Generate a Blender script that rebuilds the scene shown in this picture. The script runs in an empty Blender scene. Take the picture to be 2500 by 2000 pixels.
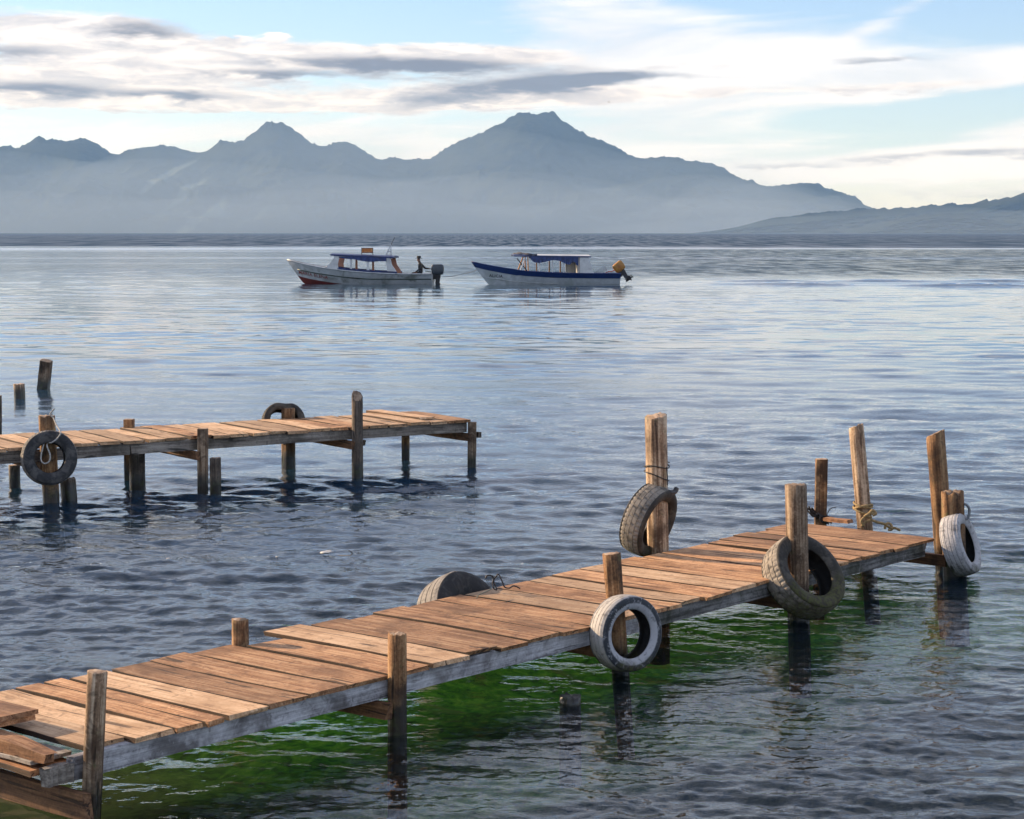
import bpy, bmesh, math, random
import numpy as np
from mathutils import Vector, Matrix, Euler

# ------------------------------------------------------------------ camera, sky, sun, exposure
sc = bpy.context.scene
COL = sc.collection
H, F, CY, HY = 3.0, 4800.0, 1000.0, 568.0          # eye height (m), focal length and horizon row of the photograph
TH = math.atan2(CY - HY, F)
cam_d = bpy.data.cameras.new('camera'); cam = bpy.data.objects.new('camera', cam_d); COL.objects.link(cam)
cam.location = (0, 0, H); cam.rotation_euler = (math.pi / 2 - TH, 0, 0)
cam_d.sensor_width = 36.0; cam_d.lens = F / 2500 * 36; cam_d.clip_start = 0.1; cam_d.clip_end = 60000
sc.camera = cam
sc.render.engine = 'CYCLES'
sc.cycles.use_denoising = True
sc.cycles.max_bounces = 5; sc.cycles.diffuse_bounces = 2; sc.cycles.glossy_bounces = 3; sc.cycles.transparent_max_bounces = 8; sc.cycles.volume_bounces = 0
sc.cycles.caustics_reflective = False; sc.cycles.caustics_refractive = False
sc.cycles.sample_clamp_indirect = 6
sc.view_settings.view_transform = 'Standard'; sc.view_settings.look = 'None'
sc.view_settings.gamma = 1.0; sc.view_settings.use_curve_mapping = False
sc.view_settings.exposure = 0.70

SUN_TO = Vector((-0.915, 0.403, 0)).normalized(); SUN_EL = math.radians(20)
sd = bpy.data.lights.new('sun', 'SUN'); sd.energy = 5.0; sd.angle = math.radians(0.6); sd.color = (1.0, 0.76, 0.51)
sun = bpy.data.objects.new('sun', sd); COL.objects.link(sun)
to_sun = Vector((SUN_TO.x * math.cos(SUN_EL), SUN_TO.y * math.cos(SUN_EL), math.sin(SUN_EL)))
sun.rotation_euler = to_sun.to_track_quat('Z', 'Y').to_euler(); sun.location = (-20, 10, 20)


class NT:
    """small helper to write node trees as expressions"""
    def __init__(s, tree): s.t = tree; s.n = tree.nodes; s.l = tree.links
    def put(s, sock, v):
        if v is None: return
        if hasattr(v, 'is_output'): s.l.new(v, sock)
        else:
            try: sock.default_value = v
            except (TypeError, ValueError): sock.default_value = (*v, 1.0)
    def m(s, op, a, b=None, c=None, clamp=False):
        n = s.n.new('ShaderNodeMath'); n.operation = op; n.use_clamp = clamp
        for i, v in enumerate((a, b, c)): s.put(n.inputs[i], v)
        return n.outputs[0]
    def vm(s, op, a, b=None):
        n = s.n.new('ShaderNodeVectorMath'); n.operation = op
        s.put(n.inputs[0], a); s.put(n.inputs[1], b); return n.outputs[0]
    def add(s, a, b): return s.m('ADD', a, b)
    def sub(s, a, b): return s.m('SUBTRACT', a, b)
    def mul(s, a, b): return s.m('MULTIPLY', a, b)
    def xyz(s, v):
        n = s.n.new('ShaderNodeSeparateXYZ'); s.l.new(v, n.inputs[0]); return n.outputs
    def vec(s, x, y, z=0.0):
        n = s.n.new('ShaderNodeCombineXYZ')
        for i, v in enumerate((x, y, z)): s.put(n.inputs[i], v)
        return n.outputs[0]
    def noise(s, v, scale=5, detail=4, rough=0.5, dist=0.0):
        n = s.n.new('ShaderNodeTexNoise'); s.put(n.inputs['Vector'], v); n.inputs['Scale'].default_value = scale
        n.inputs['Detail'].default_value = detail; n.inputs['Roughness'].default_value = rough
        n.inputs['Distortion'].default_value = dist; return n.outputs['Fac']
    def smooth(s, v, a, b, lo=0.0, hi=1.0):
        n = s.n.new('ShaderNodeMapRange'); n.interpolation_type = 'SMOOTHSTEP'
        s.put(n.inputs['Value'], v)
        for k, x in (('From Min', a), ('From Max', b), ('To Min', lo), ('To Max', hi)): s.put(n.inputs[k], x)
        return n.outputs[0]
    def mix(s, f, a, b, mode='MIX'):
        n = s.n.new('ShaderNodeMix'); n.data_type = 'RGBA'; n.blend_type = mode
        s.put(n.inputs[0], f); s.put(n.inputs[6], a); s.put(n.inputs[7], b); return n.outputs[2]
    def ramp(s, f, stops):
        n = s.n.new('ShaderNodeValToRGB'); s.put(n.inputs[0], f); e = n.color_ramp.elements
        while len(e) < len(stops): e.new(0.5)
        for i, (p, c) in enumerate(stops): e[i].position = p; e[i].color = (*c, 1)
        return n.outputs[0]


def build_world():
    w = bpy.data.worlds.new('World'); sc.world = w; w.use_nodes = True
    w.cycles.sampling_method = 'MANUAL'; w.cycles.sample_map_resolution = 256
    t = NT(w.node_tree); t.n.clear()
    out = t.n.new('ShaderNodeOutputWorld'); bg = t.n.new('ShaderNodeBackground'); bg.inputs['Strength'].default_value = 0.1
    t.l.new(bg.outputs[0], out.inputs[0])
    sky = t.n.new('ShaderNodeTexSky'); sky.sky_type = 'NISHITA'; sky.sun_disc = False
    sky.sun_elevation = SUN_EL; sky.sun_rotation = math.atan2(SUN_TO.x, SUN_TO.y) % (2 * math.pi)
    sky.air_density = 1.0; sky.dust_density = 1.2; sky.ozone_density = 2.0; sky.altitude = 1500
    tc = t.n.new('ShaderNodeTexCoord'); x, y, z = t.xyz(tc.outputs['Generated'])
    u = t.m('ARCTAN2', x, y)
    rr = t.m('SQRT', t.add(t.mul(x, x), t.mul(y, y)))
    v = t.m('ARCTAN2', z, t.m('MAXIMUM', rr, 1e-4))
    # large and fine streaky noise, flattened as clouds near the horizon are
    q1 = t.vec(t.mul(u, 9.0), t.mul(v, 48.0), 3.1)
    q2 = t.vec(t.add(t.mul(u, 7.0), t.mul(v, 22.0)), t.sub(t.mul(v, 60.0), t.mul(u, 5.0)), 8.7)
    n1 = t.noise(q1, 1.0, 5, 0.62, 0.35)
    n2 = t.noise(q2, 1.0, 4, 0.58, 0.6)
    n3 = t.noise(t.vec(t.mul(u, 26.0), t.mul(v, 130.0), 1.7), 1.0, 5, 0.66, 0.3)
    n4 = t.noise(t.vec(t.mul(u, 70.0), t.mul(v, 260.0), 5.5), 1.0, 3, 0.6, 0.2)
    wu = t.add(u, t.mul(t.sub(n3, 0.5), 0.03)); wv = t.add(v, t.mul(t.sub(n3, 0.5), 0.010))

    sheared = {}
    def total(lst):
        """sum of soft elongated patches, each (px, py, rx, ry, weight, tilt)"""
        acc = 0.0
        for px, py, rx, ry, k, tilt in lst:
            if tilt not in sheared: sheared[tilt] = t.vec(wu, t.sub(wv, t.mul(wu, tilt)) if tilt else wv, 0.0)
            u0, v0 = (px - 1250) / F, (HY - py) / F; v0 -= tilt * u0
            n = t.n.new('ShaderNodeVectorMath'); n.operation = 'MULTIPLY_ADD'; t.l.new(sheared[tilt], n.inputs[0])
            n.inputs[1].default_value = (F / rx, F / ry, 0); n.inputs[2].default_value = (-u0 * F / rx, -v0 * F / ry, 0)
            d = t.n.new('ShaderNodeVectorMath'); d.operation = 'DOT_PRODUCT'; t.l.new(n.outputs[0], d.inputs[0]); t.l.new(n.outputs[0], d.inputs[1])
            acc = t.m('MULTIPLY_ADD', t.m('POWER', 0.36788, d.outputs['Value']), k, acc)
        return acc
    # thin high veil: everywhere in patches, strongest on the right-hand side
    veil = total([(1480, 90, 430, 120, .85, -.1), (1800, 190, 620, 75, .95, .05), (2350, 195, 330, 50, .9, .1), (1700, 320, 420, 60, .6, 0.0),
                  (2470, 330, 230, 55, .85, .3), (1900, 415, 900, 45, .55, 0.0), (700, 440, 1500, 90, .42, 0.0), (2120, 80, 230, 24, .5, .5), (600, 330, 900, 40, .35, 0.0)])
    clear = total([(2150, 296, 380, 42, .85, .05), (2420, 75, 330, 60, .75, .1), (820, 50, 430, 80, 1.0, -.1), (2480, 250, 130, 20, .7, .1), (1850, 25, 160, 45, .5, .1), (30, 15, 400, 30, .6, 0.0), (720, 222, 200, 16, .6, 0.0)])
    far_n = t.noise(t.vec(t.mul(u, 5.0), t.mul(v, 16.0), 21.0), 1.0, 4, 0.55, 0.4)
    hi = t.mul(t.smooth(v, 0.11, 0.20), t.mul(t.smooth(v, 0.75, 0.30, 0.55, 1.0), t.add(0.62, t.mul(t.sub(far_n, 0.5), 7.0))))        # unseen broken veil above the frame, shaped to brighten the water's reflections
    vd = t.add(t.sub(veil, clear), t.add(hi, t.add(t.mul(t.sub(n2, 0.5), 1.9), t.mul(t.sub(n3, 0.5), 0.7))))
    vm_ = t.smooth(vd, -0.05, 0.85)
    # the layered bank of cloud, denser and with edges
    bank = total([(120, 100, 240, 50, 1.0, 0.0), (340, 135, 190, 55, 1.0, -.05), (300, 205, 480, 48, 1.0, 0.0), (800, 148, 430, 34, 1.0, -.02),
                  (1150, 142, 260, 20, .85, 0.0), (300, 258, 620, 22, .85, 0.0), (850, 262, 420, 15, .75, .02), (1180, 235, 380, 34, .95, .05),
                  (1700, 235, 430, 22, .6, .03), (672, 104, 34, 9, 1.1, 0.0), (575, 110, 26, 8, .8, 0.0), (1800, 160, 420, 18, .45, .02), (2250, 222, 300, 14, .55, .03)])
    elsew = t.mul(t.smooth(t.m('ABSOLUTE', u), 0.27, 0.4), t.smooth(v, 0.5, 0.2))   # the same kind of bank goes on beside the frame
    bd = t.add(t.add(bank, t.mul(t.sub(n1, 0.5), 0.9)), t.add(t.mul(t.sub(n3, 0.5), 0.75), t.mul(t.mul(elsew, t.sub(far_n, 0.35)), 2.0)))
    bd = t.add(bd, t.mul(t.sub(n4, 0.5), 0.5))
    bm_ = t.smooth(bd, 0.30, 0.72)
    # shaded undersides of the bank
    dark = total([(370, 95, 130, 26, 1.0, -.08), (85, 142, 130, 18, .8, 0.0), (1010, 166, 320, 19, 1.35, -.02), (680, 190, 220, 12, .95, -.02),
                  (130, 232, 210, 20, 1.1, 0.0), (450, 244, 130, 13, 1.1, 0.0), (1300, 212, 270, 24, 1.15, .05), (1430, 200, 160, 14, .8, .05), (1150, 252, 150, 16, .55, 0.0),
                  (1700, 195, 200, 9, .35, 0.0), (2130, 162, 150, 9, .7, .02), (2330, 384, 330, 13, .8, .03), (1900, 408, 220, 8, .5, 0.0), (2330, 478, 330, 26, .40, 0.0)])
    dd = t.add(t.add(dark, t.mul(t.sub(n4, 0.5), 0.4)), t.add(t.mul(t.sub(n1, 0.5), 0.8), t.mul(t.sub(n3, 0.5), 0.9)))
    dd = t.add(dd, t.mul(elsew, t.mul(t.sub(far_n, 0.58), 2.2)))
    dm_ = t.smooth(dd, 0.15, 1.15)
    base = t.mix(1.0, sky.outputs[0], (1.06, 1.07, 1.18), 'MULTIPLY')
    c = t.mix(t.mul(vm_, 0.85), base, t.mix(t.smooth(n2, 0.3, 0.7), (5.6, 5.8, 6.2), (7.4, 7.2, 7.2)))
    low = t.smooth(v, 0.045, 0.0)
    c = t.mix(t.mul(low, 0.45), c, (7.6, 7.2, 6.6))
    lit = t.mix(t.smooth(n3, 0.35, 0.65), (8.0, 7.4, 6.9), (4.7, 4.5, 4.5))
    c = t.mix(t.mul(bm_, 0.93), c, lit)
    c = t.mix(t.mul(dm_, 0.93), c, (0.95, 1.0, 1.25))
    c = t.mix(1.0, c, (0.97, 1.0, 1.09), 'MULTIPLY')
    t.l.new(c, bg.inputs['Color'])


build_world()
random.seed(7); RNG = np.random.default_rng(11)

# ------------------------------------------------------------------ where things stand (read off the photograph once, in metres from here on)
C_, S_ = math.cos(TH), math.sin(TH)
def at(px, py, z=0.0):
    x, y = (px - 1250) / F, (CY - py) / F
    d = Vector((x, C_ + y * S_, -S_ + y * C_)); return Vector((0, 0, H)) + d * ((z - H) / d.z)
def proj_x(p):
    return 1250 + F * p[0] / (p[1] * C_ - (p[2] - H) * S_)
def z_at(Y, py):
    m = (CY - py) / F; return H + Y * (m * C_ - S_) / (C_ + m * S_)
def x_at(Y, z, px):
    return (px - 1250) / F * (Y * C_ - (z - H) * S_)

# ------------------------------------------------------------------ object helpers
def tag(o, label=None, cat=None, group=None, kind=None):
    if label: o['label'] = label
    if cat: o['category'] = cat
    if group: o['group'] = group
    if kind: o['kind'] = kind
    return o
def thing(name, label, cat, loc=(0, 0, 0), rot=(0, 0, 0), group=None):
    o = bpy.data.objects.new(name, None); COL.objects.link(o); o.location = loc; o.rotation_euler = rot
    o.empty_display_size = 0.1
    return tag(o, label, cat, group)
def mk(name, v, f, mat, parent=None, smooth=False, loc=None, rot=None, mi=None):
    me = bpy.data.meshes.new(name); me.from_pydata([tuple(p) for p in v], [], [tuple(q) for q in f])
    for m in (mat if isinstance(mat, (list, tuple)) else [mat]): me.materials.append(m)
    if mi is not None: me.polygons.foreach_set('material_index', list(mi))
    if smooth: me.polygons.foreach_set('use_smooth', [True] * len(me.polygons))
    me.update()
    o = bpy.data.objects.new(name, me); COL.objects.link(o)
    if parent: o.parent = parent
    if loc is not None: o.location = loc
    if rot is not None: o.rotation_euler = rot
    return o
def fix_normals(o):
    bm = bmesh.new(); bm.from_mesh(o.data); bmesh.ops.recalc_face_normals(bm, faces=bm.faces); bm.to_mesh(o.data); bm.free(); return o
def box_vf(x0, x1, y0, y1, z0, z1):
    v = [(x, y, z) for x in (x0, x1) for y in (y0, y1) for z in (z0, z1)]
    return v, [(0, 1, 3, 2), (4, 6, 7, 5), (0, 4, 5, 1), (2, 3, 7, 6), (0, 2, 6, 4), (1, 5, 7, 3)]
def box(name, x0, x1, y0, y1, z0, z1, mat, parent=None, loc=None, rot=None, bevel=0.0):
    o = mk(name, *box_vf(x0, x1, y0, y1, z0, z1), mat, parent, loc=loc, rot=rot)
    if bevel:
        bm = bmesh.new(); bm.from_mesh(o.data)
        bmesh.ops.bevel(bm, geom=list(bm.edges), offset=bevel, segments=1, affect='EDGES'); bm.to_mesh(o.data); bm.free()
    return o
def catmull(pts, n=6):
    P = [Vector(p) for p in pts]; P = [P[0] * 2 - P[1]] + P + [P[-1] * 2 - P[-2]]; out = []
    for i in range(1, len(P) - 2):
        for k in range(n):
            t = k / n; a, b, c, d = P[i - 1], P[i], P[i + 1], P[i + 2]
            out.append(0.5 * ((2 * b) + (c - a) * t + (2 * a - 5 * b + 4 * c - d) * t * t + (3 * b - a - 3 * c + d) * t ** 3))
    out.append(P[-2]); return out
def tube_vf(pts, r, n=8, smooth=6):
    P = catmull(pts, smooth) if smooth else [Vector(p) for p in pts]
    R = r if callable(r) else (lambda q: r)
    v, f = [], []; up = Vector((0.13, 0.21, 1)).normalized()
    for i, p in enumerate(P):
        d = (P[min(i + 1, len(P) - 1)] - P[max(i - 1, 0)]).normalized()
        a = d.cross(up)
        if a.length < 1e-3: a = d.cross(Vector((1, 0, 0)))
        a.normalize(); b = d.cross(a).normalized(); up = -b if (-b).dot(up) > 0 else b
        for k in range(n):
            w = 2 * math.pi * k / n; v.append(p + (a * math.cos(w) + b * math.sin(w)) * R(i / (len(P) - 1)))
    for i in range(len(P) - 1):
        for k in range(n):
            f.append((i * n + k, i * n + (k + 1) % n, (i + 1) * n + (k + 1) % n, (i + 1) * n + k))
    f.append(tuple(range(n))[::-1]); f.append(tuple(range((len(P) - 1) * n, len(P) * n)))
    return v, f
def join(*vfs):
    V, Fc = [], []
    for v, f in vfs:
        o = len(V); V += [tuple(p) for p in v]; Fc += [tuple(i + o for i in q) for q in f]
    return V, Fc

# ------------------------------------------------------------------ materials
def new_mat(name):
    m = bpy.data.materials.new(name); m.use_nodes = True; t = NT(m.node_tree)
    return m, t, t.n['Principled BSDF'], t.n['Material Output']
def flat(name, col, rough=0.6, var=0.25, scale=8.0, metal=0.0, dirt=None, bump=0.0):
    m, t, b, o = new_mat(name)
    tc = t.n.new('ShaderNodeTexCoord'); oi = t.n.new('ShaderNodeObjectInfo')
    p = t.vm('ADD', tc.outputs['Object'], t.vec(t.mul(oi.outputs['Random'], 31.0), 0.0, 0.0))
    n = t.noise(p, scale, 6, 0.6, 0.2)
    c = t.mix(t.smooth(n, 0.3, 0.7), tuple(x * (1 - var) for x in col), tuple(min(1, x * (1 + var)) for x in col))
    if dirt:
        n2 = t.noise(p, scale * 0.45, 6, 0.65, 0.6)
        c = t.mix(t.smooth(n2, 0.5, 0.68), c, dirt)
    t.l.new(c, b.inputs['Base Color']); b.inputs['Roughness'].default_value = rough; b.inputs['Metallic'].default_value = metal
    if bump:
        bn = t.n.new('ShaderNodeBump'); bn.inputs['Strength'].default_value = bump; bn.inputs['Distance'].default_value = 0.01
        t.l.new(n, bn.inputs['Height']); t.l.new(bn.outputs[0], b.inputs['Normal'])
    return m
def wood(name, dark, mid, light, axis=0, stain=(0.05, 0.035, 0.025), stain_amt=0.5, grain=1.0, bump=0.5, wet=False, rough=0.85, lichen=0.0):
    """weathered timber; grain runs along the object's own axis"""
    m, t, b, o = new_mat(name)
    tc = t.n.new('ShaderNodeTexCoord'); oi = t.n.new('ShaderNodeObjectInfo'); rnd = oi.outputs['Random']
    p = t.vm('ADD', tc.outputs['Object'], t.vec(t.mul(rnd, 41.0), t.mul(rnd, 17.0), t.mul(rnd, 29.0)))
    s1 = [26.0] * 3; s1[axis] = 1.3
    s2 = [85.0] * 3; s2[axis] = 1.9
    s3 = [11.0] * 3; s3[axis] = 1.0
    g1 = t.noise(t.vm('MULTIPLY', p, tuple(s1)), grain, 4, 0.6, 0.6)
    g2 = t.noise(t.vm('MULTIPLY', p, tuple(s2)), grain, 3, 0.6, 0.0)
    g3 = t.noise(t.vm('MULTIPLY', p, tuple(s3)), grain, 3, 0.55, 1.2)
    bl = t.noise(p, 2.6, 4, 0.6, 0.4)
    sp = t.noise(p, 60.0, 1, 0.6)
    f = t.add(t.mul(g1, 0.50), t.add(t.mul(g2, 0.35), t.mul(sp, 0.15)))
    c = t.ramp(f, [(0.34, dark), (0.47, mid), (0.60, light)])
    c = t.mix(t.mul(t.smooth(bl, 0.44, 0.66), stain_amt), c, stain)                     # stains
    b2 = t.noise(p, 13.0, 3, 0.65, 0.8)
    c = t.mix(t.mul(t.smooth(b2, 0.54, 0.70), 0.55), c, tuple(x * 0.75 for x in dark))    # blotches of grime
    c = t.mix(t.mul(t.smooth(b2, 0.42, 0.30), 0.35), c, light)
    crack = t.smooth(g3, 0.38, 0.32)
    c = t.mix(t.mul(crack, 0.8), c, tuple(x * 0.22 for x in dark))                        # open cracks along the grain
    if lichen:
        ln = t.noise(p, 9.0, 6, 0.65, 0.4)
        c = t.mix(t.mul(t.smooth(ln, 0.60, 0.68), lichen), c, (0.12, 0.15, 0.05))
    val = t.add(0.68, t.mul(rnd, 0.60))
    c = t.mix(1.0, c, t.vec(val, val, val), 'MULTIPLY')
    if wet:                                                                            # soaked, weed-stained foot at the waterline
        geo = t.n.new('ShaderNodeNewGeometry'); wz = t.xyz(geo.outputs['Position'])[2]
        wn = t.noise(p, 14.0, 4, 0.6)
        wl = t.add(wz, t.mul(t.sub(wn, 0.5), 0.16))
        k1 = t.smooth(wl, 0.30, 0.10)
        c = t.mix(t.mul(k1, 0.93), c, t.mix(t.smooth(wn, 0.45, 0.65), (0.008, 0.007, 0.005), (0.018, 0.026, 0.006)))
        t.l.new(t.smooth(k1, 0.0, 1.0, rough, 0.3), b.inputs['Roughness'])
    else: b.inputs['Roughness'].default_value = rough
    t.l.new(c, b.inputs['Base Color'])
    h = t.add(t.add(t.mul(g1, 0.5), t.mul(g2, 0.35)), t.mul(crack, -0.7))
    bn = t.n.new('ShaderNodeBump'); bn.inputs['Strength'].default_value = bump; bn.inputs['Distance'].default_value = 0.012
    t.l.new(h, bn.inputs['Height']); t.l.new(bn.outputs[0], b.inputs['Normal'])
    return m

M_PLANK = wood('plank_wood', (0.12, 0.05, 0.02), (0.42, 0.205, 0.088), (0.66, 0.40, 0.21), 0, (0.17, 0.075, 0.03), 0.65, 1.0, 0.8)
M_PLANK2 = wood('pale_plank_wood', (0.19, 0.10, 0.05), (0.52, 0.32, 0.175), (0.70, 0.48, 0.29), 0, (0.34, 0.19, 0.09), 0.65, 1.0, 0.7)
M_BEAM = wood('grey_beam_wood', (0.09, 0.085, 0.085), (0.42, 0.41, 0.42), (0.66, 0.65, 0.66), 0, (0.06, 0.05, 0.045), 0.8, 1.0, 0.6)
M_BEAM_D = wood('dark_beam_wood', (0.02, 0.018, 0.016), (0.10, 0.095, 0.09), (0.26, 0.25, 0.24), 0, (0.03, 0.035, 0.015), 0.8, 1.0, 0.6)
M_BEAM_F = wood('weathered_beam_wood', (0.06, 0.05, 0.04), (0.24, 0.20, 0.165), (0.42, 0.37, 0.31), 0, (0.06, 0.05, 0.03), 0.6, 1.0, 0.6)
M_POST = wood('pale_post_wood', (0.035, 0.018, 0.009), (0.25, 0.155, 0.088), (0.62, 0.47, 0.32), 2, (0.06, 0.032, 0.016), 0.9, 0.8, 1.0, True, 0.85, 0.3)
M_POST_B = wood('brown_post_wood', (0.03, 0.014, 0.006), (0.24, 0.115, 0.045), (0.50, 0.31, 0.15), 2, (0.03, 0.016, 0.009), 0.9, 0.8, 1.0, True, 0.85, 0.5)
M_POST_D = wood('dark_post_wood', (0.02, 0.014, 0.010), (0.10, 0.075, 0.055), (0.26, 0.20, 0.15), 2, (0.02, 0.015, 0.01), 0.7, 0.9, 0.7, True)
M_END = wood('end_grain_wood', (0.14, 0.085, 0.05), (0.36, 0.24, 0.15), (0.55, 0.42, 0.30), 0, (0.08, 0.05, 0.03), 0.5, 0.5, 0.5)
M_EDGE = wood('dark_plank_edge', (0.012, 0.007, 0.004), (0.045, 0.024, 0.012), (0.11, 0.06, 0.03), 0, (0.02, 0.012, 0.008), 0.6, 1.0, 0.5)
M_BRACE = wood('brown_brace_wood', (0.03, 0.013, 0.006), (0.13, 0.062, 0.028), (0.25, 0.13, 0.06), 0, (0.025, 0.014, 0.008), 0.8, 1.0, 0.5)
M_LANDING = wood('russet_board_wood', (0.10, 0.04, 0.016), (0.36, 0.165, 0.07), (0.55, 0.30, 0.15), 0, (0.10, 0.05, 0.03), 0.5, 1.0, 0.5)

def rubber(name, col, dust, amt, bump_scale=30.0, bump=0.35, algae=True, ring=None, wetz=0.18):
    m, t, b, o = new_mat(name)
    tc = t.n.new('ShaderNodeTexCoord'); p = tc.outputs['Object']
    n = t.noise(p, 9.0, 6, 0.65, 0.6); n2 = t.noise(p, bump_scale, 5, 0.6)
    c = t.mix(t.smooth(n, 0.62 - amt * 0.5, 0.80 - amt * 0.4), col, dust)
    c = t.mix(t.mul(t.smooth(n2, 0.52, 0.68), 0.5), c, tuple(x * 0.6 for x in col))
    if ring:                                                                           # unpainted dark band between bead and shoulder
        x, y, z = t.xyz(p); r = t.m('SQRT', t.add(t.mul(x, x), t.mul(y, y)))
        k = t.mul(t.smooth(r, ring[0], ring[0] + 0.012), t.smooth(r, ring[1] + 0.012, ring[1]))
        wn = t.noise(p, 22.0, 5, 0.7, 0.5)
        c = t.mix(t.mul(k, t.smooth(wn, 0.70, 0.52)), c, col)
    if algae:
        geo = t.n.new('ShaderNodeNewGeometry'); wz = t.xyz(geo.outputs['Position'])[2]
        k = t.smooth(t.add(wz, t.mul(t.sub(n, 0.5), 0.35)), wetz, wetz - 0.16)
        c = t.mix(t.mul(k, 0.75), c, t.mix(t.smooth(n2, 0.4, 0.6), (0.03, 0.022, 0.008), (0.07, 0.075, 0.012)))
    t.l.new(c, b.inputs['Base Color']); b.inputs['Roughness'].default_value = 0.78
    bn = t.n.new('ShaderNodeBump'); bn.inputs['Strength'].default_value = bump; bn.inputs['Distance'].default_value = 0.008
    t.l.new(n2, bn.inputs['Height']); t.l.new(bn.outputs[0], b.inputs['Normal'])
    return m

# ------------------------------------------------------------------ the lake: one sheet from here to the far shore
def lake_mat():
    m, t, b, out = new_mat('lake_water'); t.n.remove(b)
    geo = t.n.new('ShaderNodeNewGeometry'); pos = geo.outputs['Position']; x, y, z = t.xyz(pos)
    pn = t.vm('MULTIPLY', pos, (1.0, 1.35, 0.0))
    near = t.noise(pn, 13.0, 2, 0.5, 0.0)
    mid = t.noise(t.vm('MULTIPLY', pos, (0.55, 1.0, 0.0)), 1.7, 3, 0.6, 0.0)
    patch = t.noise(t.vm('MULTIPLY', pos, (0.020, 0.045, 0.0)), 1.0, 2, 0.55, 0.4)
    farp = t.noise(t.vm('MULTIPLY', pos, (0.0025, 0.02, 0.0)), 1.0, 2, 0.6, 0.4)
    grain = t.noise(t.vm('MULTIPLY', pos, (0.30, 0.016, 0.0)), 1.0, 3, 0.65, 0.0)
    grain2 = t.noise(t.vm('MULTIPLY', pos, (0.45, 0.11, 0.0)), 1.0, 3, 0.65, 0.0)
    windy = t.smooth(t.add(y, t.mul(t.sub(farp, 0.5), 160.0)), 380.0, 440.0)                                                   # wind-ruffled water beyond the bay
    breeze = t.mul(t.mul(t.smooth(y, 122.0, 150.0), t.smooth(y, 390.0, 330.0)), t.smooth(t.add(x, t.mul(t.sub(farp, 0.5), 90.0)), -25.0, 30.0, 0.15, 0.62))   # cat's-paws on the right
    h = t.add(t.mul(near, t.smooth(y, 60.0, 20.0, 0.0, 0.0092)), t.mul(mid, t.smooth(y, 25.0, 160.0, 0.0, 0.055)))
    bn = t.n.new('ShaderNodeBump'); bn.inputs['Distance'].default_value = 1.0
    t.l.new(h, bn.inputs['Height']); t.l.new(t.smooth(patch, 0.3, 0.7, 0.35, 1.0), bn.inputs['Strength'])
    nrm = bn.outputs[0]
    rough = t.add(t.smooth(y, 40.0, 200.0, 0.015, 0.07), t.add(t.mul(windy, 0.30), t.mul(t.smooth(y, 140., 240.), t.smooth(farp, 0.48, 0.62, 0.0, 0.14))))
    gl = t.n.new('ShaderNodeBsdfGlossy'); gl.distribution = 'GGX'; t.put(gl.inputs['Roughness'], rough); t.l.new(nrm, gl.inputs['Normal'])
    gl.inputs['Color'].default_value = (1, 1, 1, 1)
    fr = t.n.new('ShaderNodeFresnel'); fr.inputs['IOR'].default_value = 1.34; t.l.new(nrm, fr.inputs['Normal'])
    tr = t.n.new('ShaderNodeBsdfTransparent'); tr.inputs['Color'].default_value = (0.88, 0.98, 0.88, 1)
    df = t.n.new('ShaderNodeBsdfDiffuse'); df.inputs['Color'].default_value = (0.012, 0.042, 0.080, 1)
    m1 = t.n.new('ShaderNodeMixShader'); t.put(m1.inputs[0], t.smooth(y, 10.0, 32.0, 0.06, 1.0))   # silt: clear in the shallows, opaque over deep water
    t.l.new(tr.outputs[0], m1.inputs[1]); t.l.new(df.outputs[0], m1.inputs[2])
    m2 = t.n.new('ShaderNodeMixShader'); t.put(m2.inputs[0], t.mul(fr.outputs[0], t.sub(1.0, t.m('MAXIMUM', t.mul(windy, t.smooth(grain, 0.35, 0.68, 0.97, 0.68)), t.mul(breeze, t.smooth(grain2, 0.35, 0.65, 1.3, 0.5))))))     # steep wavelets hide the grazing mirror out there
    t.l.new(m1.outputs[0], m2.inputs[1]); t.l.new(gl.outputs[0], m2.inputs[2])
    t.l.new(m2.outputs[0], out.inputs['Surface'])
    return m

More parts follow.
